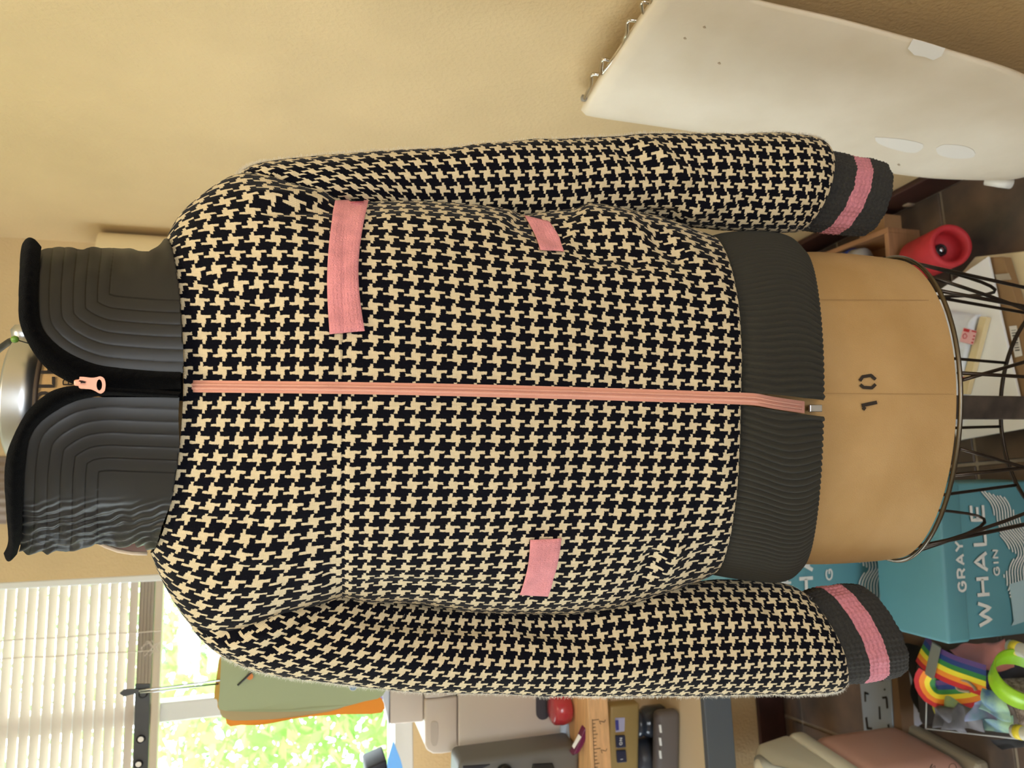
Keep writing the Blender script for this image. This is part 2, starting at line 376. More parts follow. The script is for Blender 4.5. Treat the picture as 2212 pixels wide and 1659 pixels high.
build('lawn', MB().box(R(-9, N0+T+.4, -.35), TT*14, NN*12, V3((0, 0, .05))), mat('lawn_grass', '8fae62', .9, var=.3, vscale=8), kind='structure', label='sunlit lawn outside the window', cat='lawn')
#==FORM==
# ------------------------------------------------------------------ dress form
D = .80
FC = W(1900, 872, D)
form = thing('dress_form', (FC.x, D, 0), 'tan linen dress form with stencilled 10 on wire cage stand', 'dress form')
M_linen = mat('tan_linen', 'b9996c', .8, c2='aa895b', vscale=9, bump=.25, bscale=900, spec=.2)
ZC_ = lambda v: interp([(395, 837), (740, 838), (1000, 843), (1300, 851), (1600, 861), (1660, 868), (1776, 882), (2072, 872)], v)
def row(vr, yr, vl, yl, b, vc=None, Y=D, bb=None):
    pr, pl = W(vr, yr, Y), W(vl, yl, Y)
    yc = ZC_(vc if vc else (vr+vl)/2)
    if vc: pc = W(vc, yc, Y-b)
    else:
        zz = (pr.z+pl.z)/2; t = ray(1000, yc); 
        pc = W(1000, yc, Y-b)
        lo, hi = -900, 3200
        for _ in range(40):
            mid = (lo+hi)/2
            if W(mid, yc, Y-b).z > zz: lo = mid
            else: hi = mid
        pc = W(lo, ZC_(lo), Y-b)
    return dict(xr=pr.x, zr=pr.z, xl=pl.x, zl=pl.z, xc=pc.x, zc=pc.z, b=b, Y=Y, bb=bb or b)
def rowpt(r, th, grow=0.0):
    s, c = math.sin(th), math.cos(th)
    xr, zr = (r['xr'], r['zr']) if s >= 0 else (r['xl'], r['zl'])
    xm = (r['xr']+r['xl'])/2; a = (r['xr']-r['xl'])/2
    cc = max(c, 0)
    x = xm+(a+grow)*s + (r['xc']-xm)*cc**2
    z = lerp(zr, r['zc'], cc**1.3) if c > 0 else lerp(zr, (r['zr']+r['zl'])/2, min(1, -c))
    return V3((x, r['Y']-((r['b'] if c > 0 else r['bb'])+grow)*c, z))
def rowlerp(rows, t):
    """rows: list, t in 0..n-1 -> smooth interpolated row"""
    n = len(rows); i = min(int(t), n-2); u = t-i
    r = {}
    for k in rows[0]:
        p0, p1, p2, p3 = rows[max(i-1, 0)][k], rows[i][k], rows[i+1][k], rows[min(i+2, n-1)][k]
        r[k] = .5*(2*p1+(-p0+p2)*u+(2*p0-5*p1+4*p2-p3)*u*u+(-p0+3*p1-3*p2+p3)*u**3)
    return r
frows = [row(1450, 590, 1450, 1180, .09), row(1600, 560, 1600, 1205, .098), row(1720, 546, 1720, 1216, .104), row(1800, 548, 1800, 1215, .108), row(1870, 555, 1870, 1210, .11), row(1918, 562, 1918, 1204, .112, 2066)]
P = []
for i in range(61):
    r = rowlerp(frows, i/60*(len(frows)-1)); P.append([rowpt(r, 2*PI*j/128) for j in range(128)])
mb = MB().grid(P, closed=True); torso = build('linen_torso', mb, M_linen, form, smooth=True)
BV_form = BVHTree.FromPolygons([tuple(p) for p in mb.v], mb.f)
rim = frows[-1]
build('bottom_rim', MB().tube([rowpt(rim, 2*PI*j/96, .003)-V3((0, 0, .003)) for j in range(97)], .0026, 8, cap=False), mat('rim_wire', '6e675c', .3, metal=1), form, smooth=True)
def hit(bv, px, py, off=.001, fallY=.75):
    d = ray(px, py).normalized(); h, n, i, dist = bv.ray_cast(CAM, d)
    if h is None: return W(px, py, fallY)
    if n.dot(d) > 0: n = -n
    return h+n*off-d*off*.5
M_ink = mat('stencil_ink', '2a211b', .8)
def strokepx(name, bv, polys, w, m, parent, off=.0012):
    mb = MB()
    for pl in polys: ribbon(mb, pl, w, lambda a, b: hit(bv, a, b, off), sub=5)
    return build(name, mb, m, parent)
strokepx('stencil_digit', BV_form, [[(1860, 876), (1893, 869)], [(1862, 880), (1868, 884)]], 8, M_ink, form)
strokepx('stencil_digit', BV_form, [[(1856, 823), (1862, 814), (1880, 811), (1890, 820)], [(1857, 831), (1864, 837), (1882, 838), (1890, 830)]], 7, M_ink, form)
strokepx('centre_seam', BV_form, [[(x_, 850+(x_-1780)*.006) for x_ in range(1772, 2064, 12)]], 1.2, mat('linen_seam', '96754c', .9), form, .0006)
strokepx('side_seam', BV_form, [[(x_, 648+(x_-1745)*.004) for x_ in range(1742, 2012, 12)]], 1.2, MATS['linen_seam'], form, .0006)
# wire cage under the form
M_wire = mat('dark_wire', '3b332d', .35, metal=.8)
cage_low = {k: v for k, v in rim.items()}
zlow = .345
def cagept(th, t):
    p = rowpt(rim, th); q = V3((lerp(p.x, FC.x, .18), lerp(p.y, D, .18), zlow)); return lerp(p-V3((0, 0, .004)), q, t)
for k in range(10):
    th = 2*PI*(k+.3)/10
    build('cage_wire', MB().tube([cagept(th, t/4) for t in range(5)], .0024, 6), M_wire, form, smooth=True)
build('cage_ring', MB().tube([cagept(2*PI*j/72, 1.0) for j in range(73)], .003, 6, cap=False), M_wire, form, smooth=True)
for k in range(5):
    th = 2*PI*(k+.45)/5; 
    build('cage_loop', MB().tube([cagept(th-.42+.84*t/14, .02+.66*math.sin(PI*t/14)) for t in range(15)], .0022, 6), M_wire, form, smooth=True)
pc_ = W(2140, 880, D+.02)
build('post', MB().box(V3((pc_.x-.016, D+.004, .06)), V3((.032, 0, 0)), V3((0, .032, 0)), V3((0, 0, .95))), mat('worn_black_wood', '2b2522', .6, c2='4a4038', vscale=30), form, bevel=.002)
base = MB()
for k in range(4):
    a = PI/4+PI/2*k; base.tube([V3((pc_.x, D+.02, .14)), V3((pc_.x+.12*math.cos(a), D+.02+.12*math.sin(a), .075)), V3((pc_.x+.24*math.cos(a), D+.02+.24*math.sin(a), .02))], [.014, .012, .01], 8)
build('stand_base', base, mat('cast_iron', '1d1b1a', .5, metal=.5), form, smooth=True)
# neck and metal cap
nc = W(120, 862, D); capc = W(35, 865, D)
rN = .0575
zc0 = W(72, 862, D-rN).z; zc1 = W(-8, 862, D-rN).z
nax = V3((.02, 0, 1)).normalized()
nbase = V3((capc.x-.02*.25, D, zc0-.26))
mbn = MB().lathe([(.085, 0), (.066, .05), (.0585, .12), (rN, .2), (rN, .26)], nbase, 64, nax)
neck = build('neck', mbn, M_linen, form, smooth=True); BV_neck = BVHTree.FromPolygons([tuple(p) for p in mbn.v], mbn.f)
ch_ = zc1-zc0
build('neck_cap', MB().lathe([(rN+.0012, 0), (rN+.0012, ch_*.4), (rN+.0012, ch_*.86), (rN+.0011, ch_*.9), (rN-.001, ch_*.97), (rN-.006, ch_), (.004, ch_+.001)], nbase+nax*.26, 64, nax), M_steel, form, smooth=True)
build('cap_rim', MB().lathe([(rN+.0004, -.003), (rN+.0014, -.003), (rN+.0014, .0005), (rN+.0004, .0005)], nbase+nax*.26, 64, nax), mat('cap_edge', '3a2c20', .6), form, smooth=True)
kp = W(12, 745, D+.035)
build('cap_bracket', MB().tube([W(44, 752, D-.01), W(36, 741, D-.01), W(22, 737, D), W(6, 748, D+.01), W(-12, 762, D+.02)], .003, 8), M_black, form, smooth=True)
build('thumb_screw', MB().lathe([(.002, -.012), (.009, -.01), (.009, .004), (.003, .01)], W(50, 722, D-.005), 16, V3((.6, -.3, .8))), M_steel, form, smooth=True)
nk = MB()
def nf(a, b): return hit(BV_neck, a, b, .0008)
for ch, (x0, y0, x1, y1) in {'F': (86, 806, 126, 786), 'L': (80, 836, 116, 812), 'O': (78, 878, 112, 848), 'W': (76, 920, 110, 888)}.items():
    for st in STROKES[ch]: ribbon(nk, [(lerp(x1, x0, q), lerp(y0, y1, p)) for p, q in st], 7, nf)
x = 866
for ch in 'FORM':
    for st in STROKES[ch]: ribbon(nk, [(lerp(157, 137, q), lerp(x, x-13, p)) for p, q in st], 3, nf)
    x -= 17
build('neck_lettering', nk, M_ink, form)
#==JACKET==
# ------------------------------------------------------------------ jacket
jk = thing('jacket', (FC.x, D, .8), 'black and cream houndstooth bomber jacket with pink zip worn on dress form', 'jacket')
H_body = houndstooth('houndstooth_body', .0187, .0146); H_yoke = houndstooth('houndstooth_yoke', .0165, .0150); H_slv = houndstooth('houndstooth_sleeve', .0163, .0146)
def foldsum(px, py, folds):
    d = 0
    for (ax, ay, bx, by, w, amp) in folds:
        w = w*1.3 if w > 6 else w
        if min(ax, bx)-3*w > px or max(ax, bx)+3*w < px or min(ay, by)-3*w > py or max(ay, by)+3*w < py: continue
        ds, t = segdist((px, py), (ax, ay), (bx, by))
        tp = min(1, t/.18+.15, (1-t)/.18+.15) if ds < 3*w else 0
        d += amp*math.exp(-(ds/w)**2)*tp
    return d
TF = [(400, 585, 620, 672, 14, -.004), (420, 555, 600, 630, 20, .002), (560, 452, 745, 446, 9, -.005), (520, 425, 730, 420, 14, .005),
      (372, 1125, 560, 1140, 13, -.004), (480, 1238, 700, 1222, 15, -.0025), (500, 1195, 720, 1235, 22, .004), (690, 1222, 750, 1278, 12, -.003), (450, 1265, 620, 1262, 18, .003),
      (1100, 452, 1230, 520, 24, -.009), (1230, 520, 1400, 575, 22, -.006), (1240, 455, 1420, 500, 22, .010), (1370, 470, 1480, 560, 16, -.007), (1440, 500, 1540, 580, 16, .005), (1300, 570, 1500, 640, 26, .005),
      (1130, 1300, 1200, 1240, 18, -.005), (1380, 1270, 1420, 1190, 15, -.006), (1430, 1250, 1470, 1170, 13, .005), (1480, 1230, 1550, 1180, 14, -.004), (1300, 1150, 1480, 1120, 30, .004),
      (760, 1262, 1100, 1278, 14, -.004), (800, 470, 1100, 490, 16, .004), (742, 450, 742, 1275, 4, -.0022), (900, 870, 1500, 880, 10, -.0012), (900, 815, 1500, 830, 10, -.0012),
      (1540, 560, 1570, 700, 18, .004), (1560, 900, 1560, 1100, 22, .004)]
rowsU = [row(358, 518, 325, 1192, .082, 396), row(385, 470, 343, 1238, .086, 440), row(432, 424, 378, 1305, .092, 492), row(495, 384, 425, 1360, .098, 552), row(560, 378, 500, 1366, .104, 605), row(650, 402, 610, 1325, .112, 665), row(742, 437, 738, 1285, .117, 739)]
rowsL = [rowsU[-1], row(800, 438, 800, 1296, .12), row(900, 440, 900, 1302, .122), row(1000, 446, 1000, 1316, .122), row(1100, 452, 1100, 1322, .121), row(1200, 456, 1200, 1324, .119), row(1300, 456, 1300, 1314, .119), row(1400, 468, 1400, 1286, .120, 1516), row(1475, 494, 1475, 1258, .121, 1566), row(1522, 513, 1522, 1238, .118, 1600), row(1524, 522, 1524, 1230, .108, 1598)]
ALLV = []; ALLF = []
def panel(name, rows, m, nrow, ncol, folds, puffn=.0009, v0=0.0):
    P = []; UV = []; u = v0; prev = None
    for i in range(nrow+1):
        r = rowlerp(rows, i/nrow*(len(rows)-1)); line = []; uvr = []
        th0 = [-PI+2*PI*j/ncol for j in range(ncol+1)]
        pts = [rowpt(r, t) for t in th0]
        mid = ncol//2
        if prev is not None: u += (pts[mid]-prev).length
        prev = pts[mid]
        acc = [0]*(ncol+1)
        for j in range(mid+1, ncol+1): acc[j] = acc[j-1]+math.hypot(pts[j].x-pts[j-1].x, pts[j].y-pts[j-1].y)
        for j in range(mid-1, -1, -1): acc[j] = acc[j+1]-math.hypot(pts[j].x-pts[j+1].x, pts[j].y-pts[j+1].y)
        P.append(pts); UV.append([(u, -a) for a in acc])
    Q = []
    for i, rr in enumerate(P):
        line = []
        for j, p in enumerate(rr):
            a = P[min(i+1, nrow)][j]-P[max(i-1, 0)][j]; b = rr[min(j+1, ncol)]-rr[max(j-1, 0)]
            out = V3((p.x-FC.x, p.y-D, 0)); n = out.normalized()
            d = 0
            if p.y < D+.03:
                px, py = proj(p); d = .8*foldsum(px, py, folds)
                d += puffn*noise.noise(p*38)+.0022*noise.noise(p*11)
            line.append(p+n*d)
        Q.append(line)
    mb = MB().grid(Q, UV); o = len(ALLV); ALLV.extend(tuple(p) for p in mb.v); ALLF.extend(tuple(k+o for k in q) for q in mb.f)
    return build(name, mb, m, jk, smooth=True)
panel('front_yoke', rowsU, H_yoke, 130, 460, TF)
panel('body_panel', rowsL, H_body, 260, 460, TF, v0=.011)
# ribbed hem
hrows = [row(1524, 520, 1524, 1232, .109, 1597), row(1555, 511, 1560, 1237, .116, 1630), row(1600, 506, 1605, 1243, .119, 1668), row(1650, 508, 1652, 1250, .120, 1705), row(1690, 519, 1688, 1243, .119, 1744), row(1712, 541, 1710, 1222, .117, 1772), row(1714, 546, 1712, 1216, .110, 1777)]
gap = math.radians(3.0); nrib = 172; per = 8; RIBN = nrib*per
P = []
for i in range(41):
    t = i/40; r = rowlerp(hrows, t*(len(hrows)-1)); line = []
    g2 = gap*(.62+.25*t)
    for j in range(RIBN+1):
        w = j/RIBN; th = g2+(2*PI-2*g2)*w
        ww = w+.0035*math.sin(t*5.0+w*19)*math.sin(PI*t)
        fr = abs(math.sin(PI*nrib*ww))
        p = rowpt(r, th); 
        cc = V3((p.x-FC.x, p.y-D, 0)).normalized()
        edge = 1-.75*sm(.93, 1, abs(2*t-1)); lip = .0
        if min(w, 1-w) < .004: lip = .001
        d = .0048*fr**.5*edge+lip+.003*math.sin(t*PI)*noise.noise(V3((w*14, t*2, 3)))-.0015
        line.append(p+cc*d)
    P.append(line)
mb = MB().grid(P); o_ = len(ALLV); ALLV.extend(tuple(p) for p in mb.v); ALLF.extend(tuple(k+o_ for k in q) for q in mb.f)
build('hem_ribbing', mb, mat('charcoal_rib', '35342f', .85, sheen=.05, bump=.3, bscale=1500, spec=.2), jk, smooth=True, label='charcoal grey ribbed hem band')
BV_j = BVHTree.FromPolygons(ALLV, ALLF)
# sleeves
def tube_sections(secs, n, Ys, depth):
    S = catmull([(a[0], a[1], b[0], b[1], y, dd) for (a, b), y, dd in zip(secs, Ys, depth)], n)
    return S
def sleeve(name, secs, Ys, depth, m, folds, side, n=22, ncol=150, uoff=0):
    S = tube_sections(secs, n, Ys, depth); P = []; UV = []; u = 0; prev = None
    for (ax, ay, bx, by, Y, dd) in S:
        A, B = W(ax, ay, Y), W(bx, by, Y); c = (A+B)/2; h = (A-B)/2; L = h.length
        pts = []
        for j in range(ncol+1):
            th = 2*PI*j/ncol
            s_, c_ = math.sin(th), math.cos(th)
            pts.append(c + h*s_ + V3((0, 1, 0))*(dd*L*c_))
        if prev is not None: u += (c-prev).length
        prev = c; mid = ncol//2; acc = [0]*(ncol+1)
        for j in range(mid+1, ncol+1): acc[j] = acc[j-1]+(pts[j]-pts[j-1]).length
        for j in range(mid-1, -1, -1): acc[j] = acc[j+1]-(pts[j]-pts[j+1]).length
        k = 1
        P.append(pts); UV.append([(u+uoff, side*a) for a in acc])
    Q = []
    for i, rr in enumerate(P):
        line = []; c = sum(rr[:-1], V3((0, 0, 0)))/ncol
        for j, p in enumerate(rr):
            n_ = (p-c).normalized(); d = 0
            if p.y < c.y+.02:
                px, py = proj(p); d = foldsum(px, py, folds)
            d = d*.95+.004*noise.noise(V3((p.x*16, p.y*16, p.z*9)))+.0012*noise.noise(p*34)
            line.append(p+n_*d)
        line[-1] = line[0]; Q.append(line)
    mb = MB().grid(Q, UV); o = build(name, mb, m, jk, smooth=True)
    return mb
secR = [((505, 385), (600, 470)), ((530, 362), (690, 475)), ((575, 350), (760, 470)), ((650, 342), (815, 462)), ((745, 334), (860, 462)), ((860, 327), (920, 464)), ((1000, 318), (1020, 470)), ((1200, 304), (1200, 478)), ((1320, 297), (1330, 474)), ((1420, 293), (1430, 480)), ((1520, 291), (1520, 492)), ((1620, 290), (1610, 500)), ((1700, 292), (1680, 503)), ((1750, 300), (1712, 502)), ((1776, 316), (1728, 499)), ((1780, 330), (1732, 486))]
YR = [.80, .80, .80, .80, .80, .80, .80, .80, .80, .795, .79, .785, .78, .78, .78, .78]
dR = [.5, .7, .8, .85, .88, .9, .92, .85, .8, .78, .76, .74, .72, .70, .66, .6]
FR = [(1330, 300, 1470, 430, 14, -.005), (1290, 330, 1410, 440, 18, .002), (1400, 310, 1500, 400, 12, .005), (1500, 330, 1640, 470, 14, -.004), (1480, 470, 1600, 420, 12, .004), (1390, 470, 1470, 470, 10, -.006), (560, 372, 640, 408, 7, -.004), (640, 408, 790, 445, 7, -.005), (560, 358, 640, 380, 9, .003), (1250, 380, 1330, 440, 14, -.003), (1600, 380, 1720, 340, 16, -.003), (1690, 400, 1760, 440, 12, .003)]
mbR = sleeve('sleeve', secR, YR, dR, H_slv, FR, -1)
secL = [((372, 1285), (470, 1200)), ((425, 1362), (600, 1235)), ((500, 1420), (690, 1262)), ((600, 1455), (765, 1280)), ((700, 1472), (835, 1292)), ((800, 1482), (900, 1303)), ((1000, 1492), (1040, 1312)), ((1200, 1500), (1200, 1314)), ((1300, 1502), (1300, 1298)), ((1400, 1502), (1400, 1275)), ((1550, 1502), (1540, 1259)), ((1660, 1500), (1640, 1256)), ((1750, 1495), (1700, 1263)), ((1795, 1487), (1728, 1278)), ((1812, 1475), (1738, 1290)), ((1814, 1462), (1742, 1302))]
YL = [.80, .80, .80, .80, .80, .80, .80, .80, .795, .79, .785, .78, .775, .775, .775, .775]
dL = [.5, .7, .8, .84, .86, .86, .84, .8, .76, .74, .72, .70, .68, .66, .62, .56]
FL = [(470, 1375, 600, 1318, 9, -.006), (600, 1318, 735, 1290, 9, -.006), (480, 1400, 640, 1345, 12, .003), (560, 1420, 640, 1360, 9, -.004), (640, 1360, 740, 1300, 8, -.006), (760, 1335, 1100, 1352, 18, -.007), (1100, 1352, 1420, 1385, 18, -.007), (1420, 1385, 1650, 1390, 20, -.004), (1500, 1330, 1760, 1330, 22, .004), (900, 1430, 1500, 1450, 26, .003), (1640, 1300, 1720, 1350, 12, -.004)]
mbL = sleeve('sleeve', secL, YL, dL, H_slv, FL, -1, uoff=.3)
# wool fuzz standing off the tweed
fz = MB(); fz.open = True; rf_ = random.Random(5)
for src, lo in ((mbR, 0), (mbL, 0)):
    for k in range(12000):
        p = src.v[151*rf_.randrange(len(src.v)//151)+int(rf_.gauss((40 if src is mbL else 37.5) if rf_.random() < .85 else 112.5, 5))]
        c = V3((p.x, p.y, p.z)); n_ = V3((rf_.uniform(-1, 1), rf_.uniform(-1, .4), rf_.uniform(-1, 1))).normalized()
        side_ = V3((-1 if src is mbL else 1, -.2, 0)); n_ = (n_+side_*.7).normalized(); l = rf_.uniform(.0015, .005); w = n_.orthogonal().normalized()*.00009
        q = c+n_*l*.6+V3((rf_.uniform(-1, 1), 0, rf_.uniform(-1, 1)))*.0008; e_ = c+n_*l
        fz.add([c-w, c+w, q+w, q-w], [(0, 1, 2, 3)]); fz.add([q-w, q+w, e_], [(0, 1, 2)])
build('wool_fuzz', fz, mat('wool_fibre', 'efece6', .9, translucent=.5), jk, kind='stuff')
# knitted cuffs
M_knit = mat('charcoal_knit', '343434', .95, var=.14, vscale=500, sheen=.08, spec=.1); M_pinkknit = mat('pink_knit', 'c4808f', .9, var=.12, vscale=500, sheen=.1, spec=.1)
def cuff(secs, Y, dd, nst, tag):
    S = resample(catmull([(a[0], a[1], b[0], b[1]) for a, b in secs], 10), 110); ncol = nst*8; rows = []
    Ltot = sum(math.dist(a[:2], b[:2]) for a, b in zip(S, S[1:]))
    for i, (ax, ay, bx, by) in enumerate(S):
        A, B = W(ax, ay, Y), W(bx, by, Y); c = (A+B)/2; h = (A-B)/2; L = h.length; line = []
        t = i/109
        for j in range(ncol):
            th = 2*PI*j/ncol; p = c+h*math.sin(th)+V3((0, 1, 0))*(dd*L*math.cos(th)); n_ = (p-c).normalized()
            cf = (j/8) % 1; vv = abs(cf-.5)*2
            wob = .06*noise.noise(V3((j*.21, t*9, tag)))
            st = .5+.5*math.cos(2*PI*(t*17+.45*vv+wob)); pr = abs(math.sin(PI*cf*2))**.7 if True else 0
            rib = .5+.5*math.cos(2*PI*(j/16))
            hgt = .0017*pr*(.3+.7*st)+.0014*rib
            tuck = -.010*sm(.93, 1, t)-.002*sm(.06, 0, t)
            line.append(p+n_*(hgt+tuck+.0015*noise.noise(p*60)))
        rows.append(line)
    a, b = int(110*tag_s[tag][0]), int(110*tag_s[tag][1])
    cf_ = thing('cuff', rows[0][0], None, None); cf_.parent = jk; cf_.location = V3(rows[0][0])-V3(jk['_o'])
    build('knit_band', MB().grid(rows[:a+1], closed=True), M_knit, cf_, smooth=True); build('pink_stripe', MB().grid(rows[a:b+1], closed=True), M_pinkknit, cf_, smooth=True); build('knit_edge', MB().grid(rows[b:], closed=True), M_knit, cf_, smooth=True)
tag_s = {0: (.33, .56), 1: (.30, .56)}
cuff([((1770, 328), (1722, 490)), ((1800, 334), (1752, 496)), ((1835, 342), (1785, 500)), ((1870, 347), (1830, 504)), ((1897, 355), (1868, 505)), ((1900, 375), (1872, 485))], .785, .70, 24, 0)
cuff([((1802, 1474), (1730, 1288)), ((1840, 1470), (1765, 1275)), ((1875, 1464), (1800, 1268)), ((1905, 1460), (1828, 1265)), ((1932, 1452), (1862, 1268)), ((1934, 1430), (1870, 1292))], .775, .64, 27, 1)
# pink tabs and flaps
M_pink = mat('pink_webbing', 'e79aa2', .85, var=.1, vscale=60, bump=.6, bscale=700, sheen=.1, spec=.15)
def patch(name, TL, TR, BR, BL, bow=(0, 0), nu=100, nv=42, label=None):
    P = []
    for i in range(nu+1):
        t = i/nu; row_ = []
        for j in range(nv+1):
            s = j/nv; a = (lerp(TL[0], BL[0], t), lerp(TL[1], BL[1], t)); b = (lerp(TR[0], BR[0], t), lerp(TR[1], BR[1], t))
            bx = -lerp(bow[0], bow[1], s)*math.sin(PI*t)
            px, py = lerp(a[0], b[0], s)+bx, lerp(a[1], b[1], s)
            e = min(s, 1-s)*nv; e2 = min(t, 1-t)*nu
            wv = .0004*math.sin(j*PI)*1
            off = .0028 if min(e, e2) >= 1 else .0016
            row_.append(hit(BV_j, px, py, off+.0003*((i+j) % 2)))
        P.append(row_)
    for _ in range(60):
        P = [P[0]]+[[(P[i-1][j]+P[i+1][j]+P[i][max(j-1, 0)]+P[i][min(j+1, nv)]+P[i][j]*2)/6 if 0 < j < nv else (P[i-1][j]+P[i+1][j]+P[i][j]*2)/4 for j in range(nv+1)] for i in range(1, nu)]+[P[-1]]
    nc_ = 7 if nv < 50 else 9
    def rel(i, j):
        s_ = j/nv; t_ = i/nu*(nu/4.4); c = s_*nc_; edge = 0 if min(j, nv-j) < 2 or min(i, nu-i) < 3 else 1
        return .0004+edge*(.00055*abs(math.sin(PI*c))*(.55+.45*math.sin(2*PI*(t_+.5*abs((c % 1)-.5)*2))))
    P = [[p+(CAM-p).normalized()*(.0013+rel(i, j)) for j, p in enumerate(r)] for i, r in enumerate(P)]
    # return edge underneath
    lo = [[p+(p-CAM).normalized()*.003 for p in P[0]]]; hi = [[p+(p-CAM).normalized()*.003 for p in P[-1]]]
    P2 = lo+P+hi; P2 = [[r[0]+(r[0]-CAM).normalized()*.003]+r+[r[-1]+(r[-1]-CAM).normalized()*.003] for r in P2]
    mb = MB(); mb.open = True; mb.grid(P2); return build(name, mb, M_pink, jk, smooth=True, label=label)
patch('chest_tab', (722, 436), (797, 434), (788, 716), (712, 723), (10, 18), 230, 56, label='long pink woven chest tab')
patch('pocket_flap', (1132, 468), (1186, 481), (1218, 546), (1166, 543), (-3, -5), label='small pink flap half under the sleeve')
patch('pocket_flap', (1144, 1164), (1212, 1161), (1184, 1286), (1121, 1283), (-6, -4), 130, 42, label='pink woven pocket flap')
ta, tb = W(985, 326, .80), W(1032, 321, .795)
build('arm_tab', MB().prism([W(985, 327, .79), W(1000, 322, .79), W(1031, 317, .79), W(1032, 323, .79), W(1010, 330, .79)], (0, .05, 0)), M_pink, jk, bevel=.001)
# zip
M_zip = mat('pink_zip_tape', 'd99a88', .75, bump=.3, bscale=900); M_teeth = mat('pink_zip_coil', 'e8ae9c', .45)
zpath = catmull([(372, 828), (400, 834), (560, 836), (740, 838), (1000, 843), (1300, 851), (1600, 861), (1640, 864), (1670, 870), (1738, 880)], 40)
zpath = resample(zpath, 340)
def zstrip(w0, off):
    rows = []
    for px, py in zpath:
        if px < 1585: rows.append([hit(BV_j, px, py+w0*k/4, off-.0007*abs(k)/4, .73) for k in range(-4, 5)])
        else:
            ya = hit(BV_j, 1585, 846, .002).y; yb = hit(BV_form, 1738, 880, .005).y
            yy = lerp(ya, yb, (px-1585)/(1738-1585))-.003*math.sin(PI*min(1, (px-1585)/153)); rows.append([W(px, py+w0*k/4, yy+.0006*abs(k)/4) for k in range(-4, 5)])
    return rows
def smoothrows(rows, it=3):
    for _ in range(it):
        rows = [rows[0]]+[[(rows[i-1][j]+rows[i][j]*2+rows[i+1][j])/4 for j in range(len(rows[0]))] for i in range(1, len(rows)-1)]+[rows[-1]]
    return rows
ztop = smoothrows(zstrip(13, .0022), 12)
mb = MB(); mb.open = True; mb.grid(ztop); build('zip_tape', mb, M_zip, jk, smooth=True)
tm_ = MB()
for i in range(2, 338):
    for k0, k1, sl in ((2, 3.6, .35), (4.4, 6, -.35)):
        for half in (.0, .5):
            def at(k, ii):
                ii = max(0, min(338.9, ii)); a = int(ii); b = min(339, a+1); kk = int(k); return lerp(lerp(ztop[a][kk], ztop[a][min(8, kk+1)], k-kk), lerp(ztop[b][kk], ztop[b][min(8, kk+1)], k-kk), ii-a)
            p0, p1 = at(k0, i+half-sl/2), at(k1, i+half+sl/2); v = (CAM-p0).normalized()*.0007
            tm_.tube([p0+v*.6, (p0+p1)/2+v*1.5, p1+v*.6], .00062, 4)
build('zip_coil', tm_, M_teeth, jk, smooth=True)
zs = [ztop[-1][0], ztop[-1][8]]
build('zip_stop', MB().box(hit(BV_form, 1739, 889, .006), (hit(BV_form, 1739, 874, .006)-hit(BV_form, 1739, 889, .006)), hit(BV_form, 1765, 889, .006)-hit(BV_form, 1739, 889, .006), V3((0, -.003, 0))), M_steel, jk, bevel=.0006)
#==COLLAR==
# ------------------------------------------------------------------ collar (two quilted halves, velvet edge, lining at the back)
crows = [row(362, 524, 328, 1186, .085, 398, bb=.09), row(300, 556, 290, 1160, .088, None, bb=.09), row(200, 542, 200, 1178, .096, None, bb=.1), row(120, 538, 110, 1187, .102, None, bb=.1), row(20, 540, -10, 1187, .106, None, bb=.1)]
CP = [[rowpt(rowlerp(crows, i/40*(len(crows)-1)), -PI+2*PI*j/160, .004) for j in range(161)] for i in range(41)]
for r in CP: pass
hb = MB().grid(CP); BV_c = BVHTree.FromPolygons([tuple(p) for p in hb.v], hb.f)
def chit(px, py, off, yl, yr, fb=.795):
    d = ray(px, py).normalized(); h, n, i, dist = BV_c.ray_cast(CAM, d)
    if h is None or h.y > .86: h = W(px, py, fb); return h-d*off
    if n.dot(d) > 0: n = -n
    return h+n*off
def satin(name, c, rough):
    m = bpy.data.materials.new(name); m.use_nodes = True; nt = m.node_tree; b = nt.nodes['Principled BSDF']
    uv = nt.nodes.new('ShaderNodeUVMap'); s = nt.nodes.new('ShaderNodeSeparateXYZ'); nt.links.new(uv.outputs[0], s.inputs[0])
    fr = nt.nodes.new('ShaderNodeMath'); fr.operation = 'PINGPONG'; fr.inputs[1].default_value = .5; nt.links.new(s.outputs[0], fr.inputs[0])
    lt = nt.nodes.new('ShaderNodeMath'); lt.operation = 'LESS_THAN'; lt.inputs[1].default_value = .06; nt.links.new(fr.outputs[0], lt.inputs[0])
    mx = nt.nodes.new('ShaderNodeMix'); mx.data_type = 'RGBA'; nt.links.new(lt.outputs[0], mx.inputs[0]); mx.inputs[6].default_value = (*lin(c), 1); mx.inputs[7].default_value = (*lin('060607'), 1)
    nt.links.new(mx.outputs[2], b.inputs['Base Color']); b.inputs['Roughness'].default_value = rough; b.inputs['Specular IOR Level'].default_value = .4
    return m
M_satin = satin('charcoal_satin', '242526', .42)
M_velvet = mat('black_velvet', '060709', .95, sheen=.03, spec=.05, bump=.5, bscale=1200)
def polyd(p, P): return min(segdist(p, a, b)[0] for a, b in zip(P, P[1:]))
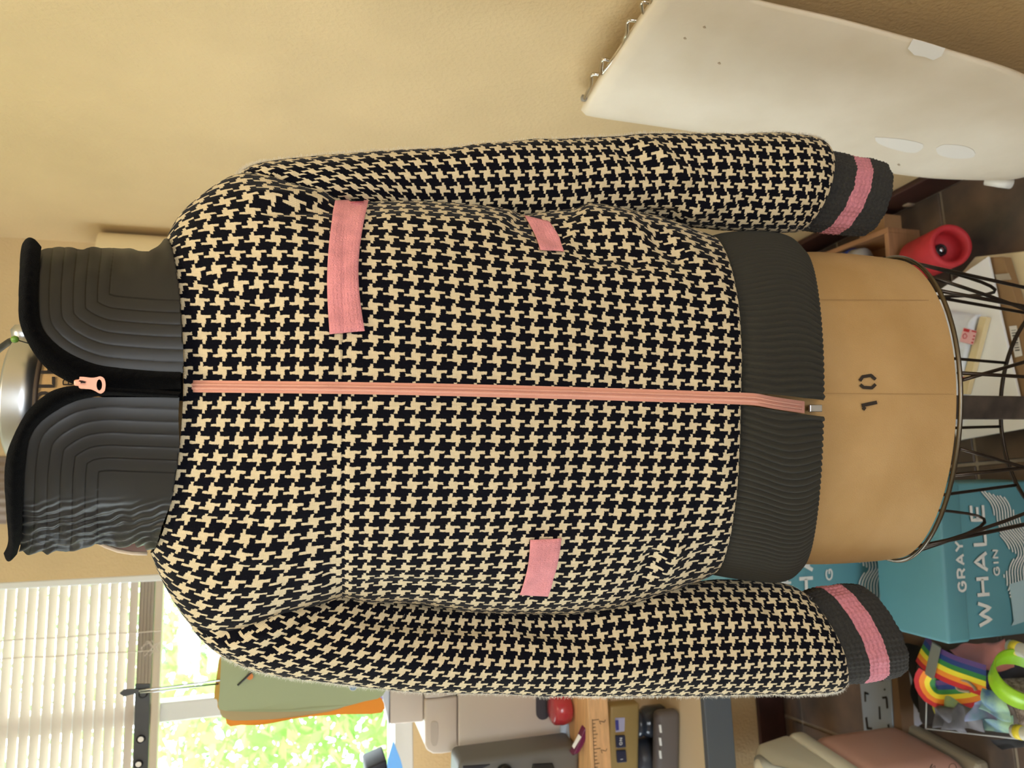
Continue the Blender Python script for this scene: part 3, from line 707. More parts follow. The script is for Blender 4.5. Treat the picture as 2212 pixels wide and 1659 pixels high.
def collar_half(inner, outer, bottom, side, pitchpx, seam_y, nu=130, nv=110):
    """inner/outer: trim curves from front-bottom round to the side; bottom: seam from front to side; side: silhouette bottom->top"""
    inner = resample(catmull(inner, 10), 120); outer = resample(catmull(outer, 10), 120); bot = resample(catmull(bottom, 10), nu+1); sd = resample(catmull(side, 8), nv+1)
    top = inner
    # column i: from bottom(i) to the point of the inner trim curve at matching y
    ys = [p[1] for p in inner]; P = []; UV = []; i0 = min(range(len(inner)), key=lambda k: abs(inner[k][1]-bot[0][1])+.0*k)
    sgn = 1 if inner[-1][1] > inner[0][1] else -1
    def topx(y):
        best = None
        for a, b in zip(inner, inner[1:]):
            lo, hi = min(a[1], b[1]), max(a[1], b[1])
            if lo <= y <= hi and hi > lo:
                x_ = lerp(a[0], b[0], (y-a[1])/(b[1]-a[1])); best = x_ if best is None else min(best, x_)
        if best is None: best = inner[-1][0] if abs(y-inner[-1][1]) < abs(y-inner[0][1]) else inner[0][0]
        return best
    for i in range(nu+1):
        u = i/nu; line = []; uvl = []
        by = bot[i]
        # top point: y goes from front y to side y
        ty = lerp(inner[0][1]+sgn*.5, inner[-1][1], u); tx = topx(ty)
        for j in range(nv+1):
            t = j/nv
            if u > .8:   # bend towards the measured silhouette
                k = sm(.8, 1, u); sy = sd[j][1]
            else: k = 0; sy = 0
            px = lerp(by[0], tx, t); py = lerp(by[1], ty, t); py = lerp(py, sy, k)
            d = polyd((px, py), inner)/pitchpx
            puff = .0007*min(1, abs(math.sin(PI*d))**.3) if d < 6.0 else .0007
            wr = 0
            if side_wr: wr = sm(1060, 1160, py)*(.0016*math.sin(py*.42+px*.10+4*noise.noise(V3((px*.03, py*.03, 0))))+.006*noise.noise(V3((px*.02, py*.012, 2))))
            else: wr = sm(640, 560, py)*.0025*noise.noise(V3((px*.03, py*.02, 5)))
            line.append(chit(px, py, .002+puff+wr, 0, 0)); uvl.append((min(d, 6.42), 0))
        P.append(line); UV.append(uvl)
    half = thing('collar_half', P[0][0], None, None); half.parent = jk; half.location = V3(P[0][0])-V3(jk['_o']); half['label'] = 'quilted charcoal satin collar half'
    build('quilted_satin', MB().grid(P, UV), M_satin, half, smooth=True)
    rows = []
    for k in range(len(inner)):
        a, b = inner[k], outer[k]; rw = []
        for j in range(11):
            t = j/10; px, py = lerp(a[0], b[0], t*1.1-.1), lerp(a[1], b[1], t*1.1-.1)
            rw.append(chit(px, py, .003+.009*math.sin(PI*(t*.85+.1))+.0008*noise.noise(V3((px*.1, py*.1, 1))), 0, 0))
        bk = rw[-1]+(rw[-1]-CAM).normalized()*.012; rw.append(bk); rw.append(lerp(rw[0], bk, .3)+(rw[0]-CAM).normalized()*.012)
        rows.append(rw)
    build('velvet_edge', MB().grid(rows), M_velvet, half, smooth=True)
    return half
side_wr = False
collar_half([(392, 808), (330, 806), (250, 800), (205, 793), (160, 776), (122, 752), (94, 722), (82, 690), (80, 640), (82, 600), (86, 560), (88, 546)],
            [(392, 840), (330, 842), (240, 846), (180, 838), (128, 815), (92, 788), (62, 745), (44, 700), (42, 650), (44, 600), (46, 560), (50, 537)],
            [(398, 806), (396, 760), (398, 690), (402, 640), (404, 600), (392, 568), (372, 540), (358, 522)],
            [(358, 522), (340, 545), (328, 552), (300, 549), (250, 541), (200, 541), (180, 545), (140, 538), (110, 540), (88, 546)], 26, 0)
side_wr = True
collar_half([(386, 857), (300, 854), (226, 852), (166, 861), (120, 882), (82, 911), (61, 945), (52, 996), (49, 1040), (48, 1090), (47, 1147), (37, 1184)],
            [(392, 846), (300, 838), (210, 832), (151, 834), (105, 848), (58, 890), (24, 955), (14, 996), (12, 1041), (17, 1110), (20, 1160), (10, 1185)],
            [(388, 858), (386, 900), (388, 960), (387, 1010), (380, 1055), (362, 1105), (340, 1160), (325, 1190)],
            [(325, 1190), (305, 1175), (288, 1164), (275, 1168), (250, 1174), (225, 1171), (195, 1178), (150, 1186), (100, 1188), (60, 1187), (37, 1184)], 27, 0)
# back of the collar and lining
bk = [[rowpt(rowlerp(crows, .0+i/30*(len(crows)-1)*.93), PI/2+.02+(PI-.04)*j/70, -.004) for j in range(71)] for i in range(31)]
build('collar_back', MB().grid(bk), M_satin, jk, smooth=True)
bk2 = [[rowpt(rowlerp(crows, i/20*(len(crows)-1)*.35), -PI*.54-.9*PI*j/40, .012-.02*i/20) for j in range(41)] for i in range(21)]
lining = mat('mauve_lining', '9a7d76', .5)
lp = [(318, 1196), (285, 1195), (255, 1190), (228, 1180), (205, 1168)]
mb = MB(); mb.open = True; mb.grid([[W(px, py, .85), W(px-4, py-40, .86), W(px, py-60, .87)] for px, py in lp]); build('collar_lining', mb, lining, jk, smooth=True)
build('lining_edge', MB().tube([W(px, py, .85) for px, py in lp], .002, 6), mat('cream_edge', 'd8c5b0', .6), jk, smooth=True)
# dark strip between the halves
fp = [[(395, 806), (395, 866)], [(330, 806), (330, 864)], [(240, 812), (240, 862)], [(185, 836), (185, 850)]]
rows = []
for a, b in resample([(p[0][0], p[0][1], p[1][0], p[1][1]) and (p[0][0], p[0][1], p[1][0], p[1][1]) for p in fp], 12) and [((q[0], q[1]), (q[2], q[3])) for q in resample([(p[0][0], p[0][1], p[1][0], p[1][1]) for p in fp], 12)]:
    rows.append([chit(lerp(a[0], b[0], t/6), lerp(a[1], b[1], t/6), .0005, 0, 0) for t in range(7)])
mb = MB(); mb.open = True; mb.grid(rows); build('front_strip', mb, M_velvet, jk, smooth=True)
# zip pull
pull = thing('zip_pull', W(230, 832, .685), None, None); pull.parent = jk; pull.location = V3(pull['_o'])-V3(jk['_o']); pull['label'] = 'salmon pink zip pull with oval hole'
M_pull = mat('salmon_enamel', 'f0ac94', .3, coat=.3)
Yp = .684
def pp(px, py, dy=0): return W(px, py, Yp+dy)
outl = catmull([(172, 814), (180, 814), (198, 816), (208, 815), (217, 813), (225, 818), (228, 830), (226, 844), (219, 850), (213, 849), (206, 845), (196, 841), (184, 840), (171, 838), (170, 826), (172, 814)], 4)[:-1]
hole = [(214.5+6*math.cos(a), 831.5+12*math.sin(a)) for a in [2*PI*k/len(outl) for k in range(len(outl))]]
def nearest_rot(A, Bq):
    best = min(range(len(Bq)), key=lambda k: math.dist(A[0], Bq[k])); f1 = [Bq[(best+i) % len(Bq)] for i in range(len(Bq))]; f2 = [Bq[(best-i) % len(Bq)] for i in range(len(Bq))]
    return f1 if sum(math.dist(a, b) for a, b in zip(A, f1)) < sum(math.dist(a, b) for a, b in zip(A, f2)) else f2
hole = nearest_rot(outl, hole); n_ = len(outl)
rows = []
for ring, dy in ((outl, .0035), (outl, 0), (hole, 0), (hole, .0035)): rows.append([pp(x_, y_, dy) for x_, y_ in ring])
rows.append(rows[0]); build('pull_tab', MB().grid(rows, closed=True), M_pull, pull, bevel=0)
build('slider', MB().prism([pp(159, 821), pp(172, 819), (pp(190, 820)), pp(190, 834), pp(172, 834), pp(159, 833)], (0, .006, 0)), M_pull, pull, bevel=.001)
build('slider_slot', MB().prism([pp(174, 824, -.0006), pp(184, 824, -.0006), pp(184, 828, -.0006), pp(174, 828, -.0006)], (0, .002, 0)), mat('slot_dark', '2a1512', .8), pull)
# pin stuck behind the collar
pin = thing('pin', W(60, 742, .745), 'green ball-headed pin stuck in the black collar edge', 'pin')
hp = W(32, 733, .74)
build('pin_head', MB().lathe([(.0001, -.0032), (.0023, -.0023), (.0032, 0), (.0023, .0023), (.0001, .0032)], hp, 16), mat('green_bead', '6f9a3f', .3), pin, smooth=True)
build('pin_shaft', MB().tube([hp, W(70, 744, .745)], .0005, 5), M_black, pin)
#==RIGHT==
# ------------------------------------------------------------------ ironing board on the right wall
# board plane: parallel to the wall, foot pulled out
p_top = R(S0-.035, 1.0, .95); p_bot = R(S0-.115, 1.0, 0.0); slope = (p_top-p_bot); bn = NN.cross(slope).normalized()
if bn.dot(TT) > 0: bn = -bn
def bp(px, py, off=0): return onplane(px, py, p_bot+bn*off, bn)
board = thing('ironing_board', F(2200, 300, 0), 'cream covered ironing board leaning on the wall', 'ironing board')
outline = [(1255, 238), (1262, 246), (1290, 254), (1474, 281), (1612, 305), (1750, 336), (1880, 366), (1980, 382), (2069, 388), (2161, 389), (2212, 383), (2262, 362), (2290, 325), (2292, 285), (2272, 225), (2212, 160), (2042, 104), (1973, 83), (1808, 38), (1634, -2), (1560, -28), (1500, -52), (1455, -62), (1425, -38), (1401, 8), (1383, 32), (1353, 78), (1298, 160), (1262, 219)]
outline = resample(catmull(outline+[outline[0]], 6), 150)[:-1]
cen = (1800, 170)
def shr(p, k): return (cen[0]+(p[0]-cen[0])*k, cen[1]+(p[1]-cen[1])*k)
rows = []
for k, off in ((.55, .033), (.9, .033), (.965, .032), (.985, .028), (.996, .020), (1.0, .012), (.996, .003), (.98, -.002)):
    rows.append([bp(*shr(q, k), off) for q in outline])
M_cover = mat('cotton_cover', 'e4d9c6', .85, c2='d9ccb6', vscale=6, bump=.15, bscale=60)
mb = MB().grid(rows, closed=True); mb.f.append(tuple(range(len(outline)))); mb.f.append(tuple(7*len(outline)+i for i in range(len(outline)))[::-1])
build('cover', mb, M_cover, board, smooth=True)
tapec = mat('white_tape', 'eeebe6', .45)
build('tape_patch', MB().prism([bp(*q, .0345) for q in [(1961, 104), (1972, 84), (1990, 88), (2042, 104), (2034, 120), (2016, 129), (1998, 122), (1975, 118)]], bn*.0008), tapec, board, label='white tape patch on the board edge')
for pts in ([(1890, 296), (1945, 300), (1985, 308), (1996, 316), (1975, 330), (1930, 322), (1895, 308)], [(2022, 320), (2040, 312), (2085, 316), (2106, 328), (2100, 340), (2062, 342), (2028, 334)]):
    build('bleached_spot', MB().prism([bp(*q, .0335) for q in resample(catmull(pts+[pts[0]], 5), 30)[:-1]], bn*.0004), mat('pale_spot', 'e6e0d6', .7), board)
for q in ((1476, 82), (1550, 136), (1518, 58), (1938, 355)):
    build('scuff', MB().prism([bp(q[0], q[1], .0336), bp(q[0]+4, q[1]-2, .0336), bp(q[0]+7, q[1]+2, .0336), bp(q[0]+3, q[1]+3, .0336)], bn*.0004), mat('scuff_brown', 'b09c84', .9), board)
build('foot_tube', MB().tube([bp(2130, 388, .0), bp(2160, 393, .01), bp(2184, 396, .012)], .010, 12), M_white, board, smooth=True)
hk = [(1262, 212), (1272, 195), (1279, 160), (1296, 158), (1281, 175), (1300, 160), (1299, 130), (1318, 131), (1303, 158), (1322, 130), (1345, 95), (1351, 75), (1356, 46), (1375, 46), (1360, 70), (1384, 30), (1391, 8), (1405, 9)]
rack = thing('iron_rest_rack', bp(1260, 214, .03), 'chrome wire rack hooked on the top of the ironing board', 'wire rack')
build('wire', MB().tube([bp(x_, y_, .022) for x_, y_ in catmull([(1262, 214), (1270, 196), (1277, 182), (1279, 162), (1293, 161)], 8)], .0026, 8), M_chrome, rack, smooth=True)
build('wire', MB().tube([bp(x_, y_, .024) for x_, y_ in catmull([(1316, 131), (1302, 130), (1300, 158), (1312, 146), (1330, 122), (1345, 100), (1350, 82), (1355, 70), (1357, 46), (1374, 45)], 8)], .0026, 8), M_chrome, rack, smooth=True)
build('wire', MB().tube([bp(x_, y_, .024) for x_, y_ in catmull([(1402, 6), (1387, 5), (1388, 22), (1394, 29), (1404, 22), (1410, 4), (1412, -20)], 8)], .0026, 8), M_chrome, rack, smooth=True)
build('end_ball', MB().lathe([(.001, -.005), (.005, -.003), (.005, .003), (.001, .005)], bp(1261, 212, .02), 12), mat('grey_tip', '8a8378', .4), rack, smooth=True)
# paper roll in the corner
r1 = onplane(222, 487, NN*(N0-.075), NN); rr = .066
rc = R(min(r1.dot(TT), S0-rr-.004), N0-.08, 0)
build('paper_roll', MB().lathe([(rr*.3, 0), (rr, .0), (rr, r1.z-.005), (rr*.985, r1.z), (rr*.4, r1.z+.0005), (rr*.36, r1.z-.02), (rr*.34, .01)], rc, 48), mat('cream_paper', 'ead8ae', .7, var=.05, vscale=8, bump=.15, bscale=9, stretch=(1, 1, .2)), smooth=True, label='tall cream pattern paper roll standing in the corner', cat='paper roll')
# red foam roller on the floor
n0_ = F(2054, 530, .078); vd_ = (n0_-CAM).normalized(); ax = (vd_*.87-CD*.45-CR*.21).normalized()
ro = thing('foam_roller', (n0_.x, n0_.y, 0), 'red hollow foam roller lying on the tile floor', 'roller')
M_red = mat('red_foam', 'c8323c', .6, var=.08, vscale=30)
build('roller_body', MB().lathe([(.002, .045), (.031, .045), (.0325, .02), (.033, .0), (.042, -.003), (.0445, .003), (.0445, .118), (.036, .122), (.002, .122)], n0_, 48, ax, cap=False), M_red, ro, smooth=True)
build('hub', MB().lathe([(.013, .045), (.013, .034), (.011, .032), (.008, .032), (.0075, .037), (.002, .037)], n0_, 20, ax), mat('hub_black', '1c1a1c', .4), ro, smooth=True)
build('hub_bolt', MB().lathe([(.005, .038), (.005, .031), (.0025, .030), (.001, .032)], n0_, 6, ax), M_steel, ro)
# wooden tray of tools
tr0 = F(1918, 490, .09); tr1 = R(S0-.05, 1.80, .09)
a_ = tr0.copy(); a_.z = 0; l_ = (V3((tr1.x, tr1.y, 0))-a_); ld = l_.normalized(); wd_ = V3((-ld.y, ld.x, 0))
tray = thing('tool_tray', a_+l_*.5+wd_*.1, 'long wooden tray of tools on the tile floor', 'tray')
for nm, o_, ex, ey, hz in (('side_board', a_, ld*l_.length, wd_*.012, .09), ('side_board', a_+wd_*.2, ld*l_.length, wd_*.012, .09), ('end_board', a_+wd_*.012, ld*.012, wd_*.188, .09), ('end_board', a_+wd_*.012+ld*(l_.length-.012), ld*.012, wd_*.188, .09), ('tray_bottom', a_+wd_*.012+ld*.012, ld*(l_.length-.024), wd_*.188, .008)):
    build(nm, MB().box(o_+V3((0, 0, .001)), ex, ey, V3((0, 0, hz))), mat('tray_wood', 'a97c58', .6, var=.15, vscale=12, stretch=(1, 1, 10)), tray, bevel=.0015)
def inT(t, w, z): return a_+ld*(l_.length*t)+wd_*w+V3((0, 0, z))
g = thing('heat_gun', inT(.5, .05, .05), 'black handled tool with pink and blue bands in the tray', 'tool')
q0, q1 = inT(.18, .045, .075), inT(.80, .05, .075); dq = q1-q0
build('grip', MB().tube([lerp(q0, q1, t) for t in (.28, .4, .55, .7, .78)], [.03, .032, .033, .034, .033], 16), mat('navy_grip', '15161e', .5), g, smooth=True)
build('pink_cap', MB().tube([lerp(q0, q1, t) for t in (.78, .85, .93, .98)], [.032, .031, .026, .012], 16), mat('dusty_pink', 'a8697c', .5), g, smooth=True)
build('grey_band', MB().tube([lerp(q0, q1, t) for t in (.19, .28)], .033, 16), mat('band_grey', '8d8f96', .5), g, smooth=True)
build('blue_band', MB().tube([lerp(q0, q1, t) for t in (.10, .19)], .0325, 16), mat('band_blue', '2b3d80', .5), g, smooth=True)
build('nozzle', MB().tube([lerp(q0, q1, t) for t in (.0, .1)], [.024, .03], 16), mat('nozzle_grey', 'a9a6a2', .5), g, smooth=True)
rt = random.Random(3)
for k in range(7):
    w = .03+.02*k; t = .06+.04*(k % 4); nm, lb = [('chisel', 'steel chisel lying in the wooden tray'), ('screwdriver', 'dark screwdriver lying in the wooden tray'), ('wrench', 'small steel wrench lying in the wooden tray'), ('file_tool', 'flat steel file lying in the wooden tray'), ('pliers', 'black handled pliers lying in the wooden tray'), ('punch', 'short steel punch lying in the wooden tray'), ('brush', 'brown handled brush lying in the wooden tray')][k]
    q = inT(t, w+.03, .02+.008*(k % 3)); d_ = (ld+wd_*rt.uniform(-.5, .5)).normalized()
    tl = thing(nm, q, lb, 'tool', 'hand tools in the tray')
    build('handle', MB().tube([q, q+d_*.03, q+d_*.06], [.006, .009, .007], 10), [M_black, mat('brown_grip', '4a342a', .6)][k % 2], tl, smooth=True)
    build('blade', MB().tube([q+d_*.06, q+d_*.10, q+d_*.13], [.004, .0045, .002], 8, flat=.5), M_steel, tl, smooth=True)
cbp = F(1925, 468, 0)
build('cardboard_block', MB().box(inT(.10, -.05, .001), ld*.08, wd_*.045, V3((0, 0, .05))), mat('kraft', 'b98f66', .8, var=.1), bevel=.001, label='small kraft block on the floor beside the tray', cat='block')
build('label_spool', MB().lathe([(.012, 0), (.012, .022), (.007, .023)], inT(.03, -.07, .001), 20), mat('pale_label', '9c8a78', .6), smooth=True, label='little pale paper spool on the floor beside the tray', cat='spool')
# foam board stack under the cage
def fp3(pts, z): return [F(x_, y_, z) for x_, y_ in pts]
M_foam = mat('white_foam_board', 'f2f4fa', .4)
build('cream_panel', MB().prism(fp3([(2050, 640), (2120, 556), (2260, 540), (2320, 900), (2130, 800)], .004), (0, 0, .018)), mat('cream_board', 'e3d3ae', .6), bevel=.002, label='cream board lying flat on the tiles under the cage', cat='board')
build('foam_board', MB().prism(fp3([(2000, 650), (2139, 554), (2168, 690), (2222, 925), (2072, 952), (2030, 800)], .05), (0, 0, .006)), M_foam, bevel=.001, label='white foam board lying over a carton under the cage', cat='board')
ct = thing('carton', F(2175, 720, .024), 'brown carton with barcode sticker under the foam board', 'carton')
build('carton_body', MB().prism(fp3([(2143, 558), (2185, 556), (2300, 930), (2215, 900), (2190, 780)], .024), (0, 0, .022)), mat('carton_brown', '8d6f4d', .8, var=.12, vscale=10), ct, bevel=.002)
build('barcode_sticker', MB().prism(fp3([(2180, 705), (2196, 703), (2209, 768), (2193, 772)], .0475), (0, 0, .0006)), mat('sticker_white', 'd9d5d0', .5), ct)
for k in range(9):
    t = .12+.085*k; p = [(lerp(2183, 2195, t), lerp(706, 768, t)), (lerp(2193, 2205, t), lerp(705, 767, t))]
    w = 1.2+.8*(k % 3)
    build('sticker_bar', MB().prism(fp3([p[0], p[1], (p[1][0]+.4, p[1][1]+w), (p[0][0]+.4, p[0][1]+w)], .0484), (0, 0, .0003)), M_black, ct)
build('handle_plate', MB().prism(fp3([(2150, 593), (2180, 590), (2186, 604), (2155, 606)], .0475), (0, 0, .002)), mat('plate_grey', 'a59a8c', .5), ct, bevel=.0006)
pk = thing('bubble_mailer', F(2070, 720, .06), 'bubble wrap parcel with red fragile label on the foam board', 'parcel')
pts = [(2030, 668), (2108, 680), (2114, 690), (2090, 800), (2078, 900), (2060, 905), (2040, 760)]
ctr = sum((F(*q, .06) for q in pts), V3((0, 0, 0)))/len(pts); rows = []
ol = resample(catmull(pts+[pts[0]], 6), 60)[:-1]
for k, h in ((1.0, .0), (1.0, .008), (.93, .014), (.8, .017), (.55, .018), (.25, .018), (.02, .018)):
    rows.append([ctr+(F(*q, .06)-ctr)*k+V3((0, 0, h-.0035+(.003*noise.noise(F(*q, .06)*60*k) if h > .01 else 0))) for q in ol])
build('wrap', MB().grid(rows, closed=True), mat('bubble_plastic', 'dfe6f5', .25, bump=.8, bscale=55), pk, smooth=True)
build('fragile_label', MB().prism(fp3([(2082, 708), (2110, 715), (2102, 745), (2074, 738)], .0755), (0, 0, .001)), mat('label_pink', 'eeb9c2', .5), pk)
M_lred = mat('label_red', 'c8323e', .5)
build('label_print', MB().prism(fp3([(2083, 709), (2095, 712), (2093, 718), (2081, 715)], .0769), (0, 0, .0004)), M_lred, pk)
build('label_print', MB().prism(fp3([(2100, 713), (2110, 716), (2109, 719), (2099, 716)], .0769), (0, 0, .0004)), M_lred, pk)
dm = MB(); ribbon(dm, [(2080, 724), (2085, 720), (2089, 726), (2086, 731), (2081, 731), (2080, 724)], 1.6, lambda a, b: F(a, b, .0771)); build('label_print', dm, M_lred, pk)
for q in ((2103, 724), (2101, 731), (2099, 738)): build('label_print', MB().prism(fp3([q, (q[0]+4, q[1]+1), (q[0]+3, q[1]+4), (q[0]-1, q[1]+3)], .0769), (0, 0, .0004)), M_lred, pk)
build('tape_band', MB().prism(fp3([(2070, 812), (2088, 816), (2086, 822), (2069, 818)], .0755), (0, 0, .0008)), M_lred, pk)
build('batten', MB().prism(fp3([(2126, 684), (2142, 686), (2098, 852), (2080, 852)], .0565), (0, 0, .012)), mat('cream_strip', 'e0cfa6', .6), bevel=.0015, label='cream wooden strip lying across the foam board', cat='strip')
#==LEFT==
# ------------------------------------------------------------------ teal boxes
M_teal = mat('teal_card', '588f9d', .5, var=.05, vscale=6); M_print = mat('white_print', 'd9dcdc', .6); M_fade = mat('pale_blue_print', '9fbcc6', .6)
def tealbox(label, tl_px, tr_px, Yf, rot, zbot, depth, gx, lettx, scale):
    """front face through two top-corner pixels, box standing at zbot"""
    p = W(*tl_px, Yf); e = V3((math.cos(rot), math.sin(rot), 0)); nrm = V3((math.sin(rot), -math.cos(rot), 0))
    q = onplane(*tr_px, p, nrm); wdt = (q-p).dot(e); h = p.z-zbot
    t = thing('gin_box', (p.x+wdt/2*e.x, p.y+wdt/2*e.y, zbot), label, 'box')
    o_ = V3((p.x, p.y, zbot))
    build('carton_body', MB().box(o_, e*wdt, -nrm*depth, V3((0, 0, h-.012))), M_teal, t, bevel=.004, seg=3)
    build('lid', MB().box(o_+nrm*.003-e*.003+V3((0, 0, h-.05)), e*(wdt+.006), -nrm*(depth+.006), V3((0, 0, .05))), M_teal, t, bevel=.006, seg=3)
    def fn(a, b): return o_+e*a+V3((0, 0, b))+nrm*.0042
    return t, fn, wdt, h, e, nrm, o_
def tail(mb, fn, cx, cz, s):
    poly = [(-1.0, .15), (-.75, .5), (-.3, .62), (-.06, .38), (0, .28), (.06, .38), (.3, .62), (.8, .75), (1.15, 1.0), (1.0, .45), (.6, .12), (.22, -.05), (.16, -.35), (-.16, -.35), (-.22, -.05), (-.6, -.05)]
    def inside(x_, y_):
        c = False; n = len(poly)
        for i in range(n):
            (x1, y1), (x2, y2) = poly[i], poly[(i+1) % n]
            if (y1 > y_) != (y2 > y_) and x_ < (x2-x1)*(y_-y1)/(y2-y1)+x1: c = not c
        return c
    for k in range(-14, 40):
        run = []
        for i in range(90):
            x_ = -1.2+2.45*i/89; y_ = k*.062-.25+.5*abs(x_)-.06*math.sin(x_*9)
            if inside(x_, y_): run.append((cx+x_*s, cz+y_*s))
            else:
                if len(run) > 2: ribbon(mb, run[::2]+[run[-1]], s*.026, fn, 1)
                run = []
        if len(run) > 2: ribbon(mb, run[::2]+[run[-1]], s*.026, fn, 1)
t, fn, wdt, h, e, nrm, o_ = tealbox('teal gin carton with white lettering standing nearest the cage wires', (2046, 1388), (2018, 1046), 1.04, math.radians(6), .001, .15, 0, 0, 1)
def face(px, py, o_, e, nrm): p = onplane(px, py, o_+nrm*.004, nrm); return (p-o_).dot(e), p.z-o_.z
def letters(t, fn, words, o_, e, nrm, sw):
    for wtxt, A, B, hpx, swk in words:   # A: bottom-left px of the word, B: bottom-right px
        a = face(*A, o_, e, nrm); b = face(*B, o_, e, nrm); L = b[0]-a[0]; n = sum(.28 if c == 'I' else 1.25 if c in 'WM' else 1 for c in wtxt)
        gapr = .42; cw = L/(n+gapr*(len(wtxt)-1)); mb = MB(); word(mb, wtxt, a[0], (a[1]+b[1])/2, cw, hpx, cw*gapr, swk, fn); build('lettering', mb, M_print, t)
letters(t, fn, [('GRAY', (2096, 1276), (2070, 1170), .0165, .0042), ('WHALE', (2153, 1348), (2112, 1088), .0275, .006), ('GIN', (2162, 1242), (2152, 1188), .012, .003)], o_, e, nrm, 1)
mb = MB(); c = face(2205, 1215, o_, e, nrm); tail(mb, fn, c[0]+.012, c[1]-.022, .105); build('whale_tail', mb, M_print, t)
mb = MB(); a = face(2185, 1352, o_, e, nrm); b = face(2180, 1262, o_, e, nrm); mb.prism([fn(a[0], a[1]), fn(a[0]+.008, a[1]-.006), fn(b[0], b[1]), fn(b[0]+.01, b[1]-.06), fn(a[0]+.01, a[1]-.06)], nrm*.0003); build('pale_panel', mb, M_fade, t)
t2, fn2, wdt2, h2, e2, nrm2, o2 = tealbox('taller teal gin carton behind, half hidden by the form and cuff', (1570, 1392), (1560, 1030), 1.27, math.radians(4), .001, .16, 0, 0, 1)
letters(t2, fn2, [('GRAY', (1716, 1296), (1700, 1162), .02, .0048), ('WHALE', (1770, 1345), (1740, 1090), .032, .007), ('GIN', (1800, 1252), (1793, 1180), .014, .0034)], o2, e2, nrm2, 1)
mb = MB(); c = face(1905, 1250, o2, e2, nrm2); tail(mb, fn2, c[0]+.02, c[1], .12); build('whale_tail', mb, M_print, t2)
a = face(1918, 1225, o2, e2, nrm2); b = face(1925, 1150, o2, e2, nrm2); c = face(1995, 1150, o2, e2, nrm2); d = face(1990, 1236, o2, e2, nrm2); m_ = face(1905, 1238, o2, e2, nrm2)
mb = MB().prism([fn2(*q) for q in (a, b, c, d, m_)], nrm2*.0003); build('pale_panel', mb, M_fade, t2)
# ------------------------------------------------------------------ sewing table, machine and things
M_cream = mat('machine_cream', 'cdbfb2', .45)
TZ = .815
tb = thing('sewing_table', R(-.5, 1.7, 0), 'wooden sewing table with ruler edge and pale lower shelf', 'table')
ft = W(1272, 1560, 1.36); ns = ft.dot(NN); zt_ = ft.z; TZ = zt_
e1 = W(1300, 1440, 1.36).dot(TT)
slab_w = lambda mb, a, b, c, d, z0, z1: slab(mb, a, b, c, d, z0, z1)
build('table_top', slab(MB(), -.77, e1, ns, N0-.02, TZ-.042, TZ), M_wood, tb, bevel=.002)
shz = W(1518, 1540, 1.40); sh_n = shz.dot(NN)
build('lower_shelf', slab(MB(), -.77, e1, sh_n+.004, N0-.02, shz.z-.045, shz.z), mat('shelf_cream', 'cdbb9c', .6), tb, bevel=.002)
build('shelf_edge', slab(MB(), -.77, e1, sh_n-.012, sh_n+.004, shz.z-.062, shz.z+.002), mat('slate_edge', '535a63', .5), tb, bevel=.002)
for ss in (-.75, e1-.06):
    for nn_ in (ns+.28 if ss < -.7 else ns+.05, N0-.09): build('leg', slab(MB(), ss, ss+.05, nn_, nn_+.05, .001, TZ-.042), M_wood, tb, bevel=.003)
rm = MB()
def rf(a, b): return R(a, ns-.0008, b)
s_st = onplane(1285, 1555, NN*ns, NN).dot(TT)
for k in range(40):
    s_ = s_st-.0065*k; hgt = .014 if k % 8 == 0 else .010 if k % 4 == 0 else .006
    ribbon(rm, [(s_, TZ-.007), (s_, TZ-.007-hgt)], .0012, rf, 1)
ribbon(rm, [(s_st+.002, TZ-.007), (s_st-.27, TZ-.007)], .001, rf, 2)
for k in range(5):
    s_ = s_st-.006-.052*k; ribbon(rm, [(s_-.003, TZ-.024), (s_+.003, TZ-.021), (s_, TZ-.032), (s_+.004, TZ-.034)], .0012, rf, 2)
build('ruler_marks', rm, M_ink, tb)
mach = thing('sewing_machine', W(1215, 1540, 1.50), 'cream sewing machine with a dark slot on the table', 'sewing machine')
YM = 1.50
def mp(pts, Y=YM): return [W(x_, y_, Y) for x_, y_ in pts]
dpt = (0, .14, 0)
build('arm_housing', MB().prism(mp([(990, 1390), (990, 1622), (1196, 1603), (1210, 1596), (1216, 1582), (1214, 1390)]), dpt), M_cream, mach, bevel=.004, seg=3)
build('head_cover', MB().prism(mp([(918, 1512), (918, 1610), (923, 1622), (936, 1629), (955, 1629), (988, 1624), (988, 1505)]), dpt), M_cream, mach, bevel=.004, seg=3)
build('top_cover', MB().prism(mp([(918, 1390), (918, 1509), (950, 1507), (988, 1500), (988, 1390)]), dpt), M_cream, mach, bevel=.003, seg=3)
build('spool_housing', MB().prism(mp([(843, 1390), (842, 1566), (880, 1563), (915, 1560), (915, 1390)], 1.51), dpt), M_cream, mach, bevel=.004, seg=3)
build('spool_lid', MB().prism(mp([(812, 1440), (840, 1567), (842, 1567), (843, 1440)], 1.51), dpt), mat('lid_white', 'd5dbe8', .4), mach, bevel=.002)
sl = catmull([(1158, 1440), (1158, 1530), (1161, 1549), (1172, 1555), (1184, 1549), (1187, 1530), (1187, 1440)], 6)
build('slot', MB().prism(mp(sl, YM-.0012), (0, .004, 0)), mat('slot_grey', '45424a', .5), mach)
build('finger_groove', MB().prism(mp(catmull([(930, 1565), (934, 1559), (944, 1560), (947, 1572), (946, 1600), (942, 1611), (934, 1611), (930, 1600)], 4), YM-.001), (0, .003, 0)), mat('groove_cream', 'bdb0a4', .5), mach, bevel=.0006)
build('presser_lever', MB().prism(mp([(1070, 1614), (1088, 1640), (1116, 1636), (1120, 1610)], 1.53), (0, .04, 0)), mat('lever_white', 'cfc8d8', .4), mach, bevel=.002)
